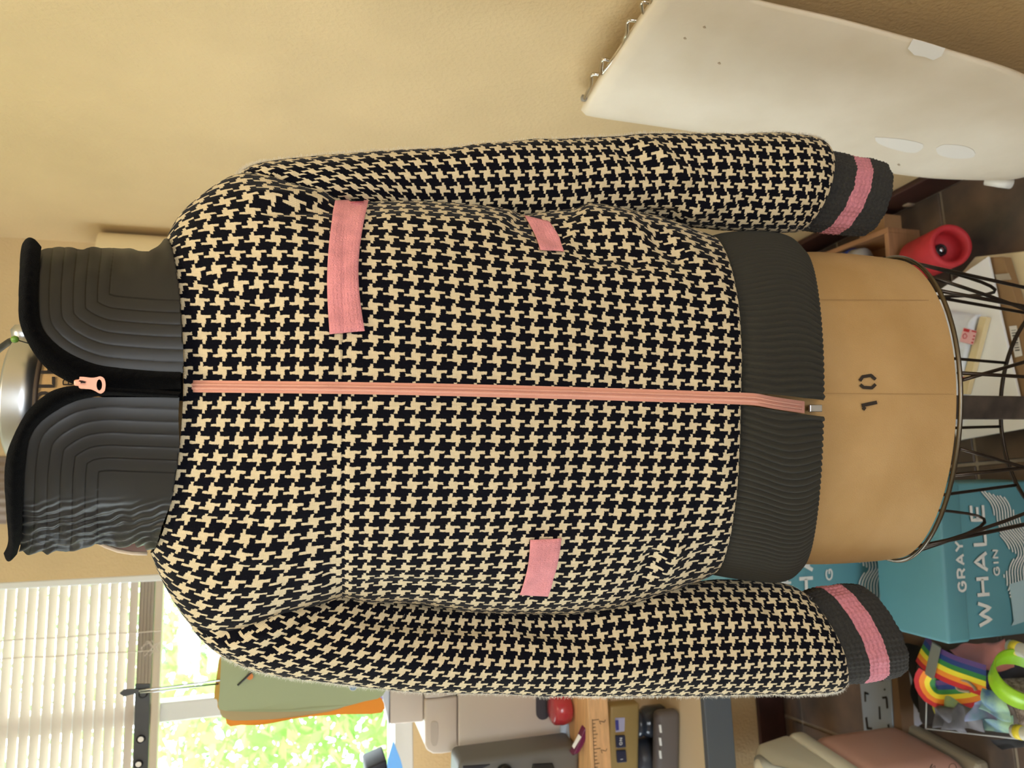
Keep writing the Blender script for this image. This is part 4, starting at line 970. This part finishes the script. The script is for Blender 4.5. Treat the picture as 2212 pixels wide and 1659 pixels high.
m2 = thing('overlock_machine', W(1238, 1670, 1.44), 'slate grey overlock machine with black knob on the table', 'sewing machine')
build('machine_body', MB().box(V3((W(1000, 1820, 1.40).x, 1.40, TZ+.0005)), V3((W(1100, 1650, 1.40).x-W(1100, 1820, 1.40).x, 0, 0)), V3((0, .075, 0)), V3((0, 0, W(992, 1640, 1.40).z-TZ))), mat('slate_body', '6b6a68', .5), m2, bevel=.012, seg=4)
build('knob', MB().lathe([(.016, 0), (.016, .012), (.012, .015)], W(1088, 1668, 1.399), 24, (0, -1, 0)), M_black, m2, smooth=True)
build('thread_clip', MB().prism(mp([(1152, 1652), (1195, 1650), (1200, 1664), (1150, 1666)], 1.395), (0, .006, 0)), M_black, m2, bevel=.002)
build('top_plate', MB().prism(mp([(1000, 1656), (1060, 1652), (1040, 1662), (1000, 1664)], 1.397), (0, .004, 0)), mat('dark_plate', '23252e', .4), m2, bevel=.001)
# small things on the table
pcs = thing('pincushion', W(1246, 1520, 1.44), 'glossy red pincushion cup on the table', 'pincushion')
pc0 = W(1256, 1526, 1.455); pc0.z = TZ+.0005
build('cup', MB().lathe([(.02, 0), (.029, .006), (.031, .02), (.029, .036), (.024, .04), (.01, .041)], pc0, 32), mat('red_gloss', 'b0343f', .25, coat=.4), pcs, smooth=True)
rs = thing('rotary_cutter', W(1262, 1600, 1.375), 'purple rotary cutter with white label on the table', 'cutter')
pA = [(1236, 1632), (1243, 1622), (1262, 1578), (1268, 1574), (1268, 1592), (1254, 1622), (1244, 1630)]
build('handle', MB().prism(mp(catmull(pA+[pA[0]], 4)[:-1], 1.375), (0, .018, 0)), mat('purple_plastic', '6b1f4a', .3), rs, bevel=.002)
build('handle_label', MB().prism(mp([(1236, 1612), (1250, 1586), (1256, 1592), (1240, 1618)], 1.3735), (0, .0012, 0)), M_white, rs)
gc = W(1228, 1560, 1.52); gc.z = TZ+.0005
build('thread_jar', MB().lathe([(.016, 0), (.017, .03), (.013, .034), (.013, .04)], gc, 20), mat('dark_jar', '2d3136', .2), smooth=True, label='small dark jar on the table beside the pincushion', cat='jar')
cl = W(1222, 1600, 1.45); cl.z = TZ+.0006
build('clear_ruler', MB().box(cl, V3((.06, .02, 0)), V3((-.02, .05, 0)), V3((0, 0, .003))), mat('clear_acrylic', 'b9cbe8', .1), bevel=.0005, label='clear acrylic ruler lying by the purple cutter', cat='ruler')
# lower shelf: scale, jar, tray
SZ = shz.z+.0005
sc_ = thing('digital_scale', V3((W(1340, 1590, 1.53).x, 1.54, W(1372, 1600, 1.55).z)), 'gold digital scale with screen and navy buttons standing on dark jars under the table', 'scale')
YS = 1.53
PT = W(1372, 1600, 1.55).z
b0, b1 = W(1318, 1526, YS), W(1368, 1720, YS)
build('body', MB().box(V3((b1.x, YS, PT)), V3((b0.x-b1.x, 0, 0)), V3((0, .03, 0)), V3((0, 0, W(1317, 1560, YS).z-PT))), mat('gold_body', 'a08a58', .4, metal=.3), sc_, bevel=.006, seg=3)
build('screen', MB().prism(mp([(1329, 1551), (1350, 1550), (1349, 1580), (1330, 1582)], YS-.001), (0, .003, 0)), mat('lcd', 'a8a8c4', .2), sc_, bevel=.0005)
build('screen_digits', MB().prism(mp([(1329, 1556), (1336, 1556), (1337, 1577), (1331, 1578)], YS-.002), (0, .001, 0)), mat('lcd_blue', '3c3f8a', .3), sc_)
for q, tx in (((1330, 1590), 'N'), ((1332, 1622), 'O')):
    x_, y_ = q; build('button', MB().prism(mp([(x_, y_), (x_+21, y_-1), (x_+23, y_+25), (x_+2, y_+27)], YS-.004), (0, .006, 0)), mat('navy_button', '1f2440', .4), sc_, bevel=.002)
    mb = MB(); word(mb, 'ON' if tx == 'N' else 'I', 0, 0, .006, .006, .003, .0014, lambda a, b, x_=x_, y_=y_: W(x_+12, y_+17, YS-.005)+V3((a-.002, 0, b-.002))); build('button_print', mb, M_print, sc_)
jr = V3((W(1390, 1560, 1.56).x, 1.56, SZ))
build('dark_jar', MB().lathe([(.03, 0), (.034, .006), (.034, .045), (.028, .055), (.026, PT-SZ-.014), (.03, PT-SZ-.013), (.03, PT-SZ-.0005)], jr, 32), mat('smoked_glass', '343a44', .15), smooth=True, label='smoked glass jar on the shelf beside the scale', cat='jar')
jb = V3((W(1380, 1640, 1.55).x, 1.56, SZ))
build('dark_pot', MB().lathe([(.035, 0), (.04, .01), (.04, PT-SZ-.01), (.036, PT-SZ-.002), (.01, PT-SZ-.0005)], jb, 32), mat('navy_pot', '3a3f4a', .35), smooth=True, label='dark slate pot on the shelf left of the jar', cat='pot')
ps = thing('power_strip', V3((W(1430, 1600, 1.52).x, 1.52, SZ)), 'rounded grey power strip with white marks on the lower shelf', 'power strip')
b0, b1 = W(1405, 1528, 1.52), W(1405, 1740, 1.52)
build('body', MB().box(V3((b1.x, 1.485, SZ)), V3((b0.x-b1.x, 0, 0)), V3((0, .03, 0)), V3((0, 0, .056))), mat('strip_grey', '5d5858', .5), ps, bevel=.012, seg=4)
for y_ in (1566, 1594, 1622): build('mark', MB().prism(mp([(1424, y_), (1428, y_), (1430, y_+17), (1426, y_+17)], 1.4835), (0, .003, 0)), M_print, ps)
# pattern papers hanging from a rack bar
rk = thing('garment_rack', V3((W(300, 1700, 1.30).x-.5, 1.30, 0)), 'grey steel rack bar with drilled holes in front of the blind', 'rack')
M_gun = mat('gunmetal', '55575a', .45, metal=.6)
YB = 1.30
pa, pb, pc2, pd = W(292, 1478, YB), W(324, 1478, YB), W(319, 1700, YB), W(286, 1700, YB); dirx = (pd-pa).normalized()
build('bar', MB().prism([pa, pb, pc2+dirx*.46, pd+dirx*.46], (0, .004, 0)), M_gun, rk, bevel=.001)
for x_, y_, m in ((304, 1597, 'k'), (299, 1651, 'k'), (309, 1500, 'b')):
    build('hole', MB().lathe([(.0045, 0), (.0045, .001), (.001, .0012)], W(x_, y_, YB-.0005), 16, (0, -1, 0)), M_white if m == 'k' else M_gun, rk)
    build('hole_ring', MB().tube([W(x_, y_, YB-.001)+V3((.0055*math.cos(a), 0, .0055*math.sin(a))) for a in [2*PI*k/16 for k in range(17)]], .0014, 6), M_black, rk, smooth=True)
pst = pd+dirx*.44
build('upright', MB().box(V3((pst.x-.015, YB-.031, .001)), V3((.03, 0, 0)), V3((0, .03, 0)), V3((0, 0, pst.z+.3))), M_gun, rk, bevel=.003)
build('foot', MB().box(V3((pst.x-.02, YB-.25, .001)), V3((.04, 0, 0)), V3((0, .3, 0)), V3((0, 0, .025))), M_gun, rk, bevel=.004)
hkr = thing('pattern_hook', W(300, 1490, YB-.004), 'steel pattern hook hanging from the grey rack bar', 'hook')
build('hook_blade', MB().prism([W(258, 1498, YB-.004), W(268, 1490, YB-.004), W(300, 1489, YB-.004), W(302, 1496, YB-.004), W(268, 1505, YB-.004)], (0, .0035, 0)), M_gun, hkr, bevel=.0006)
build('hook_wire', MB().tube([W(300, 1492, YB-.006), W(330, 1488, YB-.006), W(380, 1482, YB-.004), W(470, 1470, YB), W(540, 1464, YB)], .0016, 8), M_steel, hkr, smooth=True)
build('hook_wire', MB().tube([W(302, 1496, YB-.006), W(335, 1494, YB-.006), W(380, 1488, YB-.004), W(472, 1477, YB)], .0014, 8), M_steel, hkr, smooth=True)
def sheet(name, pts, Y, m, lb, wav=.0012, th=.0012, seed=0):
    P0 = resample(catmull(pts+[pts[0]], 3), 70)[:-1]
    vsf = [W(x_, y_, Y)+V3((0, wav*math.sin(x_*.018)+wav*.6*math.sin(y_*.05), 0)) for x_, y_ in P0]
    return build(name, MB().prism(vsf, (0, th, 0)), m, label=lb, cat='pattern', group='pattern pieces on the hook')
M_green = mat('green_oaktag', 'b4c09a', .7, translucent=.25); M_or = mat('orange_oaktag', 'f0a63c', .7, translucent=.35); M_ye = mat('yellow_oaktag', 'd8b25c', .7, translucent=.3); M_tan = mat('tan_oaktag', 'bfae84', .7, translucent=.25)
sheet('pattern_piece', [(478, 1415), (474, 1500), (472, 1530), (500, 1537), (640, 1537), (720, 1532), (790, 1515), (830, 1500), (830, 1430), (700, 1400), (560, 1400)], 1.296, M_green, 'sage green pattern card hanging in front')
sheet('pattern_piece', [(480, 1425), (476, 1500), (482, 1552), (560, 1555), (640, 1548), (740, 1530), (745, 1500), (700, 1430)], 1.300, M_tan, 'tan pattern card right behind the green one', seed=1)
sheet('pattern_piece', [(474, 1418), (462, 1505), (470, 1512), (474, 1535), (520, 1545), (640, 1540), (640, 1430)], 1.304, M_ye, 'yellow pattern card peeking out at the top', seed=2)
sheet('pattern_piece', [(490, 1470), (488, 1562), (520, 1566), (570, 1565), (650, 1550), (740, 1544), (826, 1540), (822, 1505), (790, 1505), (640, 1480)], 1.309, M_or, 'bright orange pattern card hanging at the back', seed=3)
tg = thing('toggle', W(528, 1462, 1.288), 'black toggle stick through the green pattern card', 'toggle')
build('stick', MB().tube([W(514, 1480, 1.290), W(532, 1463, 1.287), W(556, 1438, 1.288)], .0018, 8), M_black, tg, smooth=True)
build('orange_tab', MB().lathe([(.005, 0), (.005, .002), (.001, .0022)], W(540, 1461, 1.2935), 16, (0, -1, 0)), mat('orange_tab', 'e08a44', .5), tg)
tgb = thing('round_tag', W(763, 1484, 1.286), 'small round blue tag on a pink ribbon', 'tag')
build('disc', MB().lathe([(.006, 0), (.006, .0015), (.001, .0016)], W(763, 1484, 1.288), 20, (0, -1, 0)), mat('tag_blue', '7d9fc4', .5), tgb)
build('disc_border', MB().tube([W(763, 1484, 1.2865)+V3((.006*math.cos(2*PI*k/20), 0, .006*math.sin(2*PI*k/20))) for k in range(21)], .0007, 5), M_print, tgb)
build('ribbon', MB().prism(mp([(760, 1474), (786, 1462), (790, 1466), (764, 1478)], 1.288), (0, .001, 0)), mat('tag_pink', 'd07a96', .5), tgb)
scs = thing('scissors', W(815, 1500, 1.52), 'scissors with lavender and blue loop handles by the machine', 'scissors')
lp = [(792, 1440), (789, 1475), (792, 1498), (803, 1516), (814, 1520), (822, 1510), (826, 1485), (826, 1460), (822, 1440)]
build('loop_handle', MB().tube([W(x_, y_, 1.52) for x_, y_ in catmull(lp, 5)], .0042, 8), mat('lavender_plastic', 'b7a6e0', .35), scs, smooth=True)
build('loop_inner', MB().tube([W(x_, y_, 1.516) for x_, y_ in catmull([(805, 1440), (806, 1470), (812, 1490), (821, 1478), (823, 1450)], 5)], .003, 8), mat('aqua_plastic', '6fb7d6', .35), scs, smooth=True)
build('blue_sheet', MB().prism([W(x_, y_, 1.62) for x_, y_ in catmull([(850, 1600), (858, 1622), (868, 1650), (872, 1690), (836, 1690), (838, 1640)], 4)], (0, .003, 0)), mat('sky_plastic', '8ec4ee', .3, translucent=.4), label='sky blue plastic sheet standing by the window sill', cat='sheet')
build('navy_case', MB().prism([W(x_, y_, 1.40) for x_, y_ in [(790, 1662), (835, 1642), (842, 1700), (796, 1720)]], (0, .06, 0)), mat('navy_case', '232838', .5), bevel=.004, seg=3, label='navy case corner beside the grey machine', cat='case')
#==FLOORLEFT==
# ------------------------------------------------------------------ floor things bottom left
pb_ = thing('pink_bin', F(2100, 1700, 0), 'pink kitchen bin with cream swing lid on the floor', 'bin')
M_pk = mat('pink_enamel', 'd6a799', .45); M_lid = mat('cream_lid', 'ece5d2', .3)
YBk = 1.19
bc = W(1950, 1740, YBk+.10)
bx1 = W(1850, 1588, YBk+.17).x; bw = .30; zlid0 = W(1893, 1640, YBk).z; zl = W(1668, 1650, YBk+.08).z
build('bin_body', MB().box(V3((bx1-bw, YBk, .03)), V3((bw, 0, 0)), V3((0, .22, 0)), V3((0, 0, zlid0-.03))), M_pk, pb_, bevel=.05, seg=6)
build('base_band', MB().box(V3((bx1-bw+.002, YBk+.002, .001)), V3((bw-.004, 0, 0)), V3((0, .216, 0)), V3((0, 0, .032))), mat('base_grey', '9a9282', .5), pb_, bevel=.01, seg=2)
build('lid_collar', MB().box(V3((bx1-bw-.004, YBk-.004, zlid0-.012)), V3((bw+.008, 0, 0)), V3((0, .228, 0)), V3((0, 0, .05))), M_lid, pb_, bevel=.02, seg=5)
pr = [(YBk-.004, zlid0+.03), (YBk-.004, zlid0+.06), (YBk+.05, zl-.03), (YBk+.10, zl), (YBk+.14, zl), (YBk+.20, zl-.05), (YBk+.224, zlid0+.03)]
build('lid_dome', MB().prism([V3((bx1-bw, a, b)) for a, b in pr], (bw, 0, 0)), M_lid, pb_, bevel=.015, seg=5)
build('lid_handle', MB().tube([V3((bx1-.012, YBk+.03, zlid0+.045)), V3((bx1-.008, YBk+.05, zl-.06)), V3((bx1-.008, YBk+.10, zl-.012)), V3((bx1-.01, YBk+.15, zl-.02))], [.012, .013, .013, .011], 12), mat('lid_ridge', 'cfd2d0', .25), pb_, smooth=True)
build('flap', MB().prism([V3((bx1-bw+.03, YBk-.006, zlid0+.035)), V3((bx1-.035, YBk-.006, zlid0+.035)), V3((bx1-.035, YBk+.046, zl-.034)), V3((bx1-bw+.03, YBk+.046, zl-.034))], (0, -.004, .002)), mat('flap_pink', 'e3b9ac', .4), pb_, bevel=.0015)
sg = MB()
for pts in ([(2008, 1659), (2014, 1650), (2010, 1662), (2020, 1654), (2016, 1672)], [(2048, 1668), (2052, 1652), (2062, 1650), (2066, 1662), (2056, 1676), (2048, 1668)]):
    ribbon(sg, catmull(pts, 5), 1.3, lambda a, b: W(a, b, YBk-.0012), 1)
build('script_print', sg, M_ink, pb_)
# perforated shelf standard on the floor
stl = thing('perforated_bracket', F(1900, 1530, 0), 'pale blue-grey perforated steel bracket leaning at the floor', 'bracket')
q4 = [(1858, 1448), (1925, 1440), (1932, 1580), (1870, 1590)]
build('plate', MB().prism([F(x_, y_, .05) for x_, y_ in q4], (0, 0, .004)), mat('galvanised', 'a7b6c8', .35, metal=.4), stl, bevel=.001)
build('flange', MB().prism([F(x_, y_, .05) for x_, y_ in [(1925, 1440), (1936, 1440), (1950, 1585), (1932, 1580)]], (0, 0, -.049)), mat('bracket_wood', '7c6148', .6), stl)
for pts in ([(1898, 1526), (1901, 1526), (1903, 1554), (1899, 1554)], [(1905, 1505), (1915, 1504), (1917, 1508), (1907, 1510)], [(1913, 1508), (1917, 1508), (1919, 1530), (1915, 1531)], [(1869, 1550), (1873, 1549), (1876, 1572), (1872, 1574)], [(1872, 1570), (1884, 1572), (1884, 1576), (1873, 1576)], [(1917, 1565), (1921, 1564), (1922, 1577), (1918, 1578)], [(1867, 1494), (1870, 1494), (1871, 1516), (1868, 1516)], [(1868, 1494), (1876, 1497), (1877, 1501), (1869, 1499)], [(1899, 1464), (1908, 1463), (1909, 1471), (1900, 1472)], [(1909, 1488), (1912, 1487), (1913, 1491), (1910, 1492)]):
    build('slot', MB().prism([F(x_, y_, .0545) for x_, y_ in pts], (0, 0, .0004)), M_black, stl)
def cloth(name, pts, z, m, lb, amp=.02, seed=0, n=26, cat='fabric', group=None, freq=14, tilt=0):
    """crumpled fabric: quad of photo corners laid over a heap at height z"""
    A, B, C, Dd = [F(x_, y_, z) for x_, y_ in pts]; P = []; UV = []
    for i in range(n+1):
        r = []; ur = []
        for j in range(n+1):
            u, v = i/n, j/n; p = lerp(lerp(A, B, u), lerp(Dd, C, u), v)
            s3 = V3((seed*7.3, seed*3.1, 0))
            e = math.sin(PI*min(1, max(0, u)))**.3*math.sin(PI*v)**.3
            nzv = noise.noise(V3((p.x*freq, p.y*freq, seed)))
            fold = abs(noise.noise(V3((p.x*freq*.9+9, p.y*freq*.9, seed+4))))
            p = p+V3((.012*noise.noise(V3((p.x*20, p.y*20, seed+9)))*1.0, .012*noise.noise(V3((p.x*20, p.y*20, seed+19))), amp*(nzv+1.3*fold)*(.35+.65*e)+tilt*v))
            r.append(p); ur.append((u, v))
        P.append(r); UV.append(ur)
    return build(name, MB().grid(P, UV), m, smooth=True, label=lb, cat=cat, group=group)
def stripes(name, cols):
    m = bpy.data.materials.new(name); m.use_nodes = True; nt = m.node_tree; b = nt.nodes['Principled BSDF']
    uv = nt.nodes.new('ShaderNodeUVMap'); s = nt.nodes.new('ShaderNodeSeparateXYZ'); nt.links.new(uv.outputs[0], s.inputs[0])
    r = nt.nodes.new('ShaderNodeValToRGB'); r.color_ramp.interpolation = 'CONSTANT'; nt.links.new(s.outputs[1], r.inputs[0])
    for k, c in enumerate(cols):
        e = r.color_ramp.elements[k] if k < 2 else r.color_ramp.elements.new(k/len(cols))
        e.position = k/len(cols); e.color = (*lin(c), 1)
    nt.links.new(r.outputs[0], b.inputs['Base Color']); b.inputs['Roughness'].default_value = .7; return m
M_rain = stripes('rainbow_webbing', ['5c3f7a', '1f3a7a', '2f7d3c', 'f2dc34', 'f08a28', 'c4262c'])
cloth('black_fabric', [(1955, 1395), (2030, 1400), (2020, 1545), (1985, 1540)], .03, mat('black_cloth', '0d0e12', .9, sheen=.1), 'heap of black fabric on the floor beside the rainbow strap', .03, 3)
cloth('white_fabric', [(1930, 1415), (1972, 1420), (1996, 1560), (1945, 1590)], .012, mat('lavender_cloth', 'b9bfd6', .8), 'pale lavender plastic sheet on the tiles by the bracket', .012, 5)
def strap(mb, ctr, w, up):
    rows = []; UV = []
    C = [V3(p) for p in ctr]
    for i, p in enumerate(C):
        t = (C[min(i+1, len(C)-1)]-C[max(i-1, 0)]).normalized(); s = t.cross(up).normalized()
        rows.append([p+s*(w*(k/6-.5)) for k in range(7)]); UV.append([(i/len(C), k/6*.999) for k in range(7)])
    mb.grid(rows, UV); return mb
rb = thing('rainbow_strap', F(2060, 1460, .12), 'folded rainbow striped webbing strap with grey slider', 'strap')
up = (V3((0, -.62, .78))).normalized()
pA = [F(x_, y_, z_) for x_, y_, z_ in [(1990, 1400, .16), (2010, 1422, .175), (2050, 1444, .175), (2100, 1462, .17), (2130, 1472, .165)]]
pA = [V3(q) for q in resample(catmull([tuple(p) for p in pA], 8), 30)]
build('webbing', strap(MB(), pA, .058, up), M_rain, rb, smooth=True)
pB = [F(x_, y_, z_) for x_, y_, z_ in [(2128, 1484, .15), (2090, 1496, .15), (2050, 1500, .15), (2022, 1498, .15), (2008, 1478, .155), (2016, 1462, .16)]]
pB = [V3(q) for q in resample(catmull([tuple(p) for p in pB], 8), 30)]
build('webbing', strap(MB(), pB[::-1], .055, up), M_rain, rb, smooth=True)
q = pA[9]; td = (pA[10]-pA[8]).normalized(); sd_ = td.cross(up).normalized()
build('slider', MB().box(q-td*.012-sd_*.033+up*.001, td*.024, sd_*.066, up*.005), mat('slider_grey', '7f7d74', .5), rb, bevel=.002)
build('twine_loop', MB().tube([F(x_, y_, .17) for x_, y_ in catmull([(2095, 1494), (2072, 1490), (2066, 1480), (2072, 1470), (2090, 1472), (2104, 1484), (2108, 1492)], 5)], .0028, 8), mat('twine', '9c8b76', .9), smooth=True, label='loop of beige twine on the rainbow strap', cat='twine')
cloth('pink_fabric', [(2052, 1402), (2178, 1382), (2195, 1440), (2120, 1452)], .13, mat('coral_cloth', 'd98b88', .85, bump=.2, bscale=500), 'coral pink knit fabric between the teal carton and the strap', .022, 8)
cloth('purple_fabric', [(2110, 1470), (2172, 1445), (2150, 1500), (2120, 1530)], .13, mat('purple_cloth', '5e4a7e', .8), 'purple cloth scrap under the lime ring', .03, 11)
td1 = mat('tie_dye', '9fc4a0', .8, c2='4d6fa0', vscale=22); td2 = mat('tie_dye_grey', '6c6c74', .7, c2='484853', vscale=18); td3 = mat('tie_dye_yellow', 'b9b94c', .8, c2='6f9f9a', vscale=20)
cloth('tie_dye_scrap', [(2130, 1480), (2175, 1498), (2185, 1560), (2118, 1535)], .19, td1, 'tie-dye scrap in green and blue beside the twine cone', .03, 14)
cloth('tie_dye_scrap', [(2065, 1512), (2125, 1525), (2130, 1578), (2030, 1572)], .16, td2, 'grey tie-dye scrap along the clear bin rim', .03, 17)
cloth('tie_dye_scrap', [(2048, 1500), (2110, 1500), (2100, 1535), (2040, 1545)], .14, td3, 'yellow and teal tie-dye scrap under the strap', .025, 21)
cloth('tie_dye_scrap', [(2120, 1535), (2190, 1540), (2185, 1588), (2125, 1575)], .16, td1, 'blue-green tie-dye scrap at the bin corner', .03, 25)
cloth('tie_dye_scrap', [(2020, 1530), (2070, 1525), (2090, 1578), (2015, 1572)], .145, td2, 'dark grey tie-dye scrap at the near left of the clear bin', .03, 41)
cloth('tie_dye_scrap', [(2100, 1510), (2140, 1505), (2150, 1560), (2095, 1560)], .19, mat('tie_dye_lilac', '8a7fae', .8, c2='5c7a8e', vscale=24), 'lilac tie-dye scrap between the grey and green ones', .03, 43)
cloth('yellow_scrap', [(2018, 1520), (2046, 1505), (2052, 1545), (2024, 1560)], .13, mat('mustard_cloth', 'a9a23a', .8), 'mustard yellow scrap peeking out under the strap fold', .02, 47)
rg = thing('tape_roll', F(2195, 1480, .16), 'lime green ring roll standing among the fabric scraps', 'ring')
c_ = F(2206, 1467, .19); axr = V3((.75, -.5, .30)).normalized()
build('ring', MB().lathe([(.041, -.020), (.0445, -.020), (.045, 0), (.0445, .020), (.041, .020), (.041, 0), (.041, -.020)], c_, 40, axr, cap=False), mat('lime_plastic', '8fc324', .35), rg, smooth=True)
cn = thing('twine_cone', F(2190, 1520, .12), 'cone of speckled grey-brown twine under the lime ring', 'cone')
tw = MB(); cb = F(2192, 1518, .13); axc = V3((.25, -.35, -.85)).normalized(); a1 = axc.orthogonal().normalized(); b1_ = axc.cross(a1)
pts = []
for k in range(26*16):
    t = k/(26*16); r_ = .042-.012*t; pts.append(cb+axc*(.08*t-.02)+a1*(r_*math.cos(k*2*PI/16))+b1_*(r_*math.sin(k*2*PI/16)))
tw.tube(pts, .0022, 6)
build('winding', tw, mat('speckled_twine', '6f625a', .95, c2='b5a79c', vscale=150), cn, smooth=True)
build('core', MB().lathe([(.037, -.02), (.027, .06)], cb, 20, axc), mat('cone_core', '7d6f66', .8), cn, smooth=True)
for (A_, B_, lb) in (((2176, 1394), (2230, 1412), 'pale marker with yellow band beside the coral fabric'), ((2185, 1578), (2240, 1590), 'marker with yellow band at the clear bin corner')):
    mk = thing('marker', F(*A_, .16), lb, 'marker'); p0, p1 = F(*A_, .17), F(*B_, .17)
    build('barrel', MB().tube([lerp(p0, p1, t) for t in (0, .08, .35)]+[lerp(p0, p1, 1.0)], [.006, .011, .012, .012], 12), mat('marker_grey', 'b9b7ad', .4), mk, smooth=True)
    build('band', MB().tube([lerp(p0, p1, t) for t in (.22, .5)], .0124, 12), mat('marker_yellow', 'dccb3a', .4), mk, smooth=True)
# clear bin around the scraps
CLR = glassmat('clear_plastic', (.90, .93, .95), .12, .08)
bn_ = thing('clear_bin', F(2120, 1500, 0), 'clear plastic bin full of fabric scraps on the floor', 'bin')
r1_, r2_ = F(2000, 1574, .14), F(2290, 1606, .14); r3_, r4_ = F(2290, 1400, .14), F(2004, 1410, .14)
for a, b in ((r1_, r2_), (r4_, r1_)):
    build('side', MB().prism([a, b, V3((b.x, b.y, .004)), V3((a.x, a.y, .004))], (b-a).cross(V3((0, 0, 1))).normalized()*.0015), CLR, bn_)
    build('rim', MB().tube([a, lerp(a, b, .5), b], .0014, 8), mat('clear_rim', 'c9ccd0', .15, alpha=.75), bn_, smooth=True)
cloth('dark_rag', [(2140, 1590), (2230, 1590), (2220, 1615), (2165, 1620)], .02, mat('charcoal_cloth', '2c2d31', .9), 'charcoal rag on the tiles beside the pink bin', .012, 31)
build('fabric_bundle', MB().prism([F(x_, y_, .002) for x_, y_ in [(2040, 1420), (2260, 1400), (2270, 1560), (2050, 1560)]], (0, 0, .09)), mat('grey_liner', '3a3a40', .9), bevel=.02, seg=3, label='dark fabric bundle at the bottom of the clear bin', cat='bundle')
# grey hat hanging on the wall behind the collar
hat = thing('bucket_hat', pw(-10, 1085, .03), 'grey-brown gathered cloth hat hanging on the back wall', 'hat')
rows = []
for i in range(13):
    t = i/12; rows.append([pw(-40+54*min(1, t*1.05), lerp(985, 1132, j/40), .01+.06*math.sin(PI*j/40)*(.5+.5*t)+.006*math.sin(j*1.3)*t) for j in range(41)])
mb = MB(); mb.open = True; mb.grid(rows); build('hat_cloth', mb, mat('taupe_cloth', '8d8078', .9, var=.1), hat, smooth=True)
for o in bpy.data.objects:
    if '_o' in o.keys(): del o['_o']
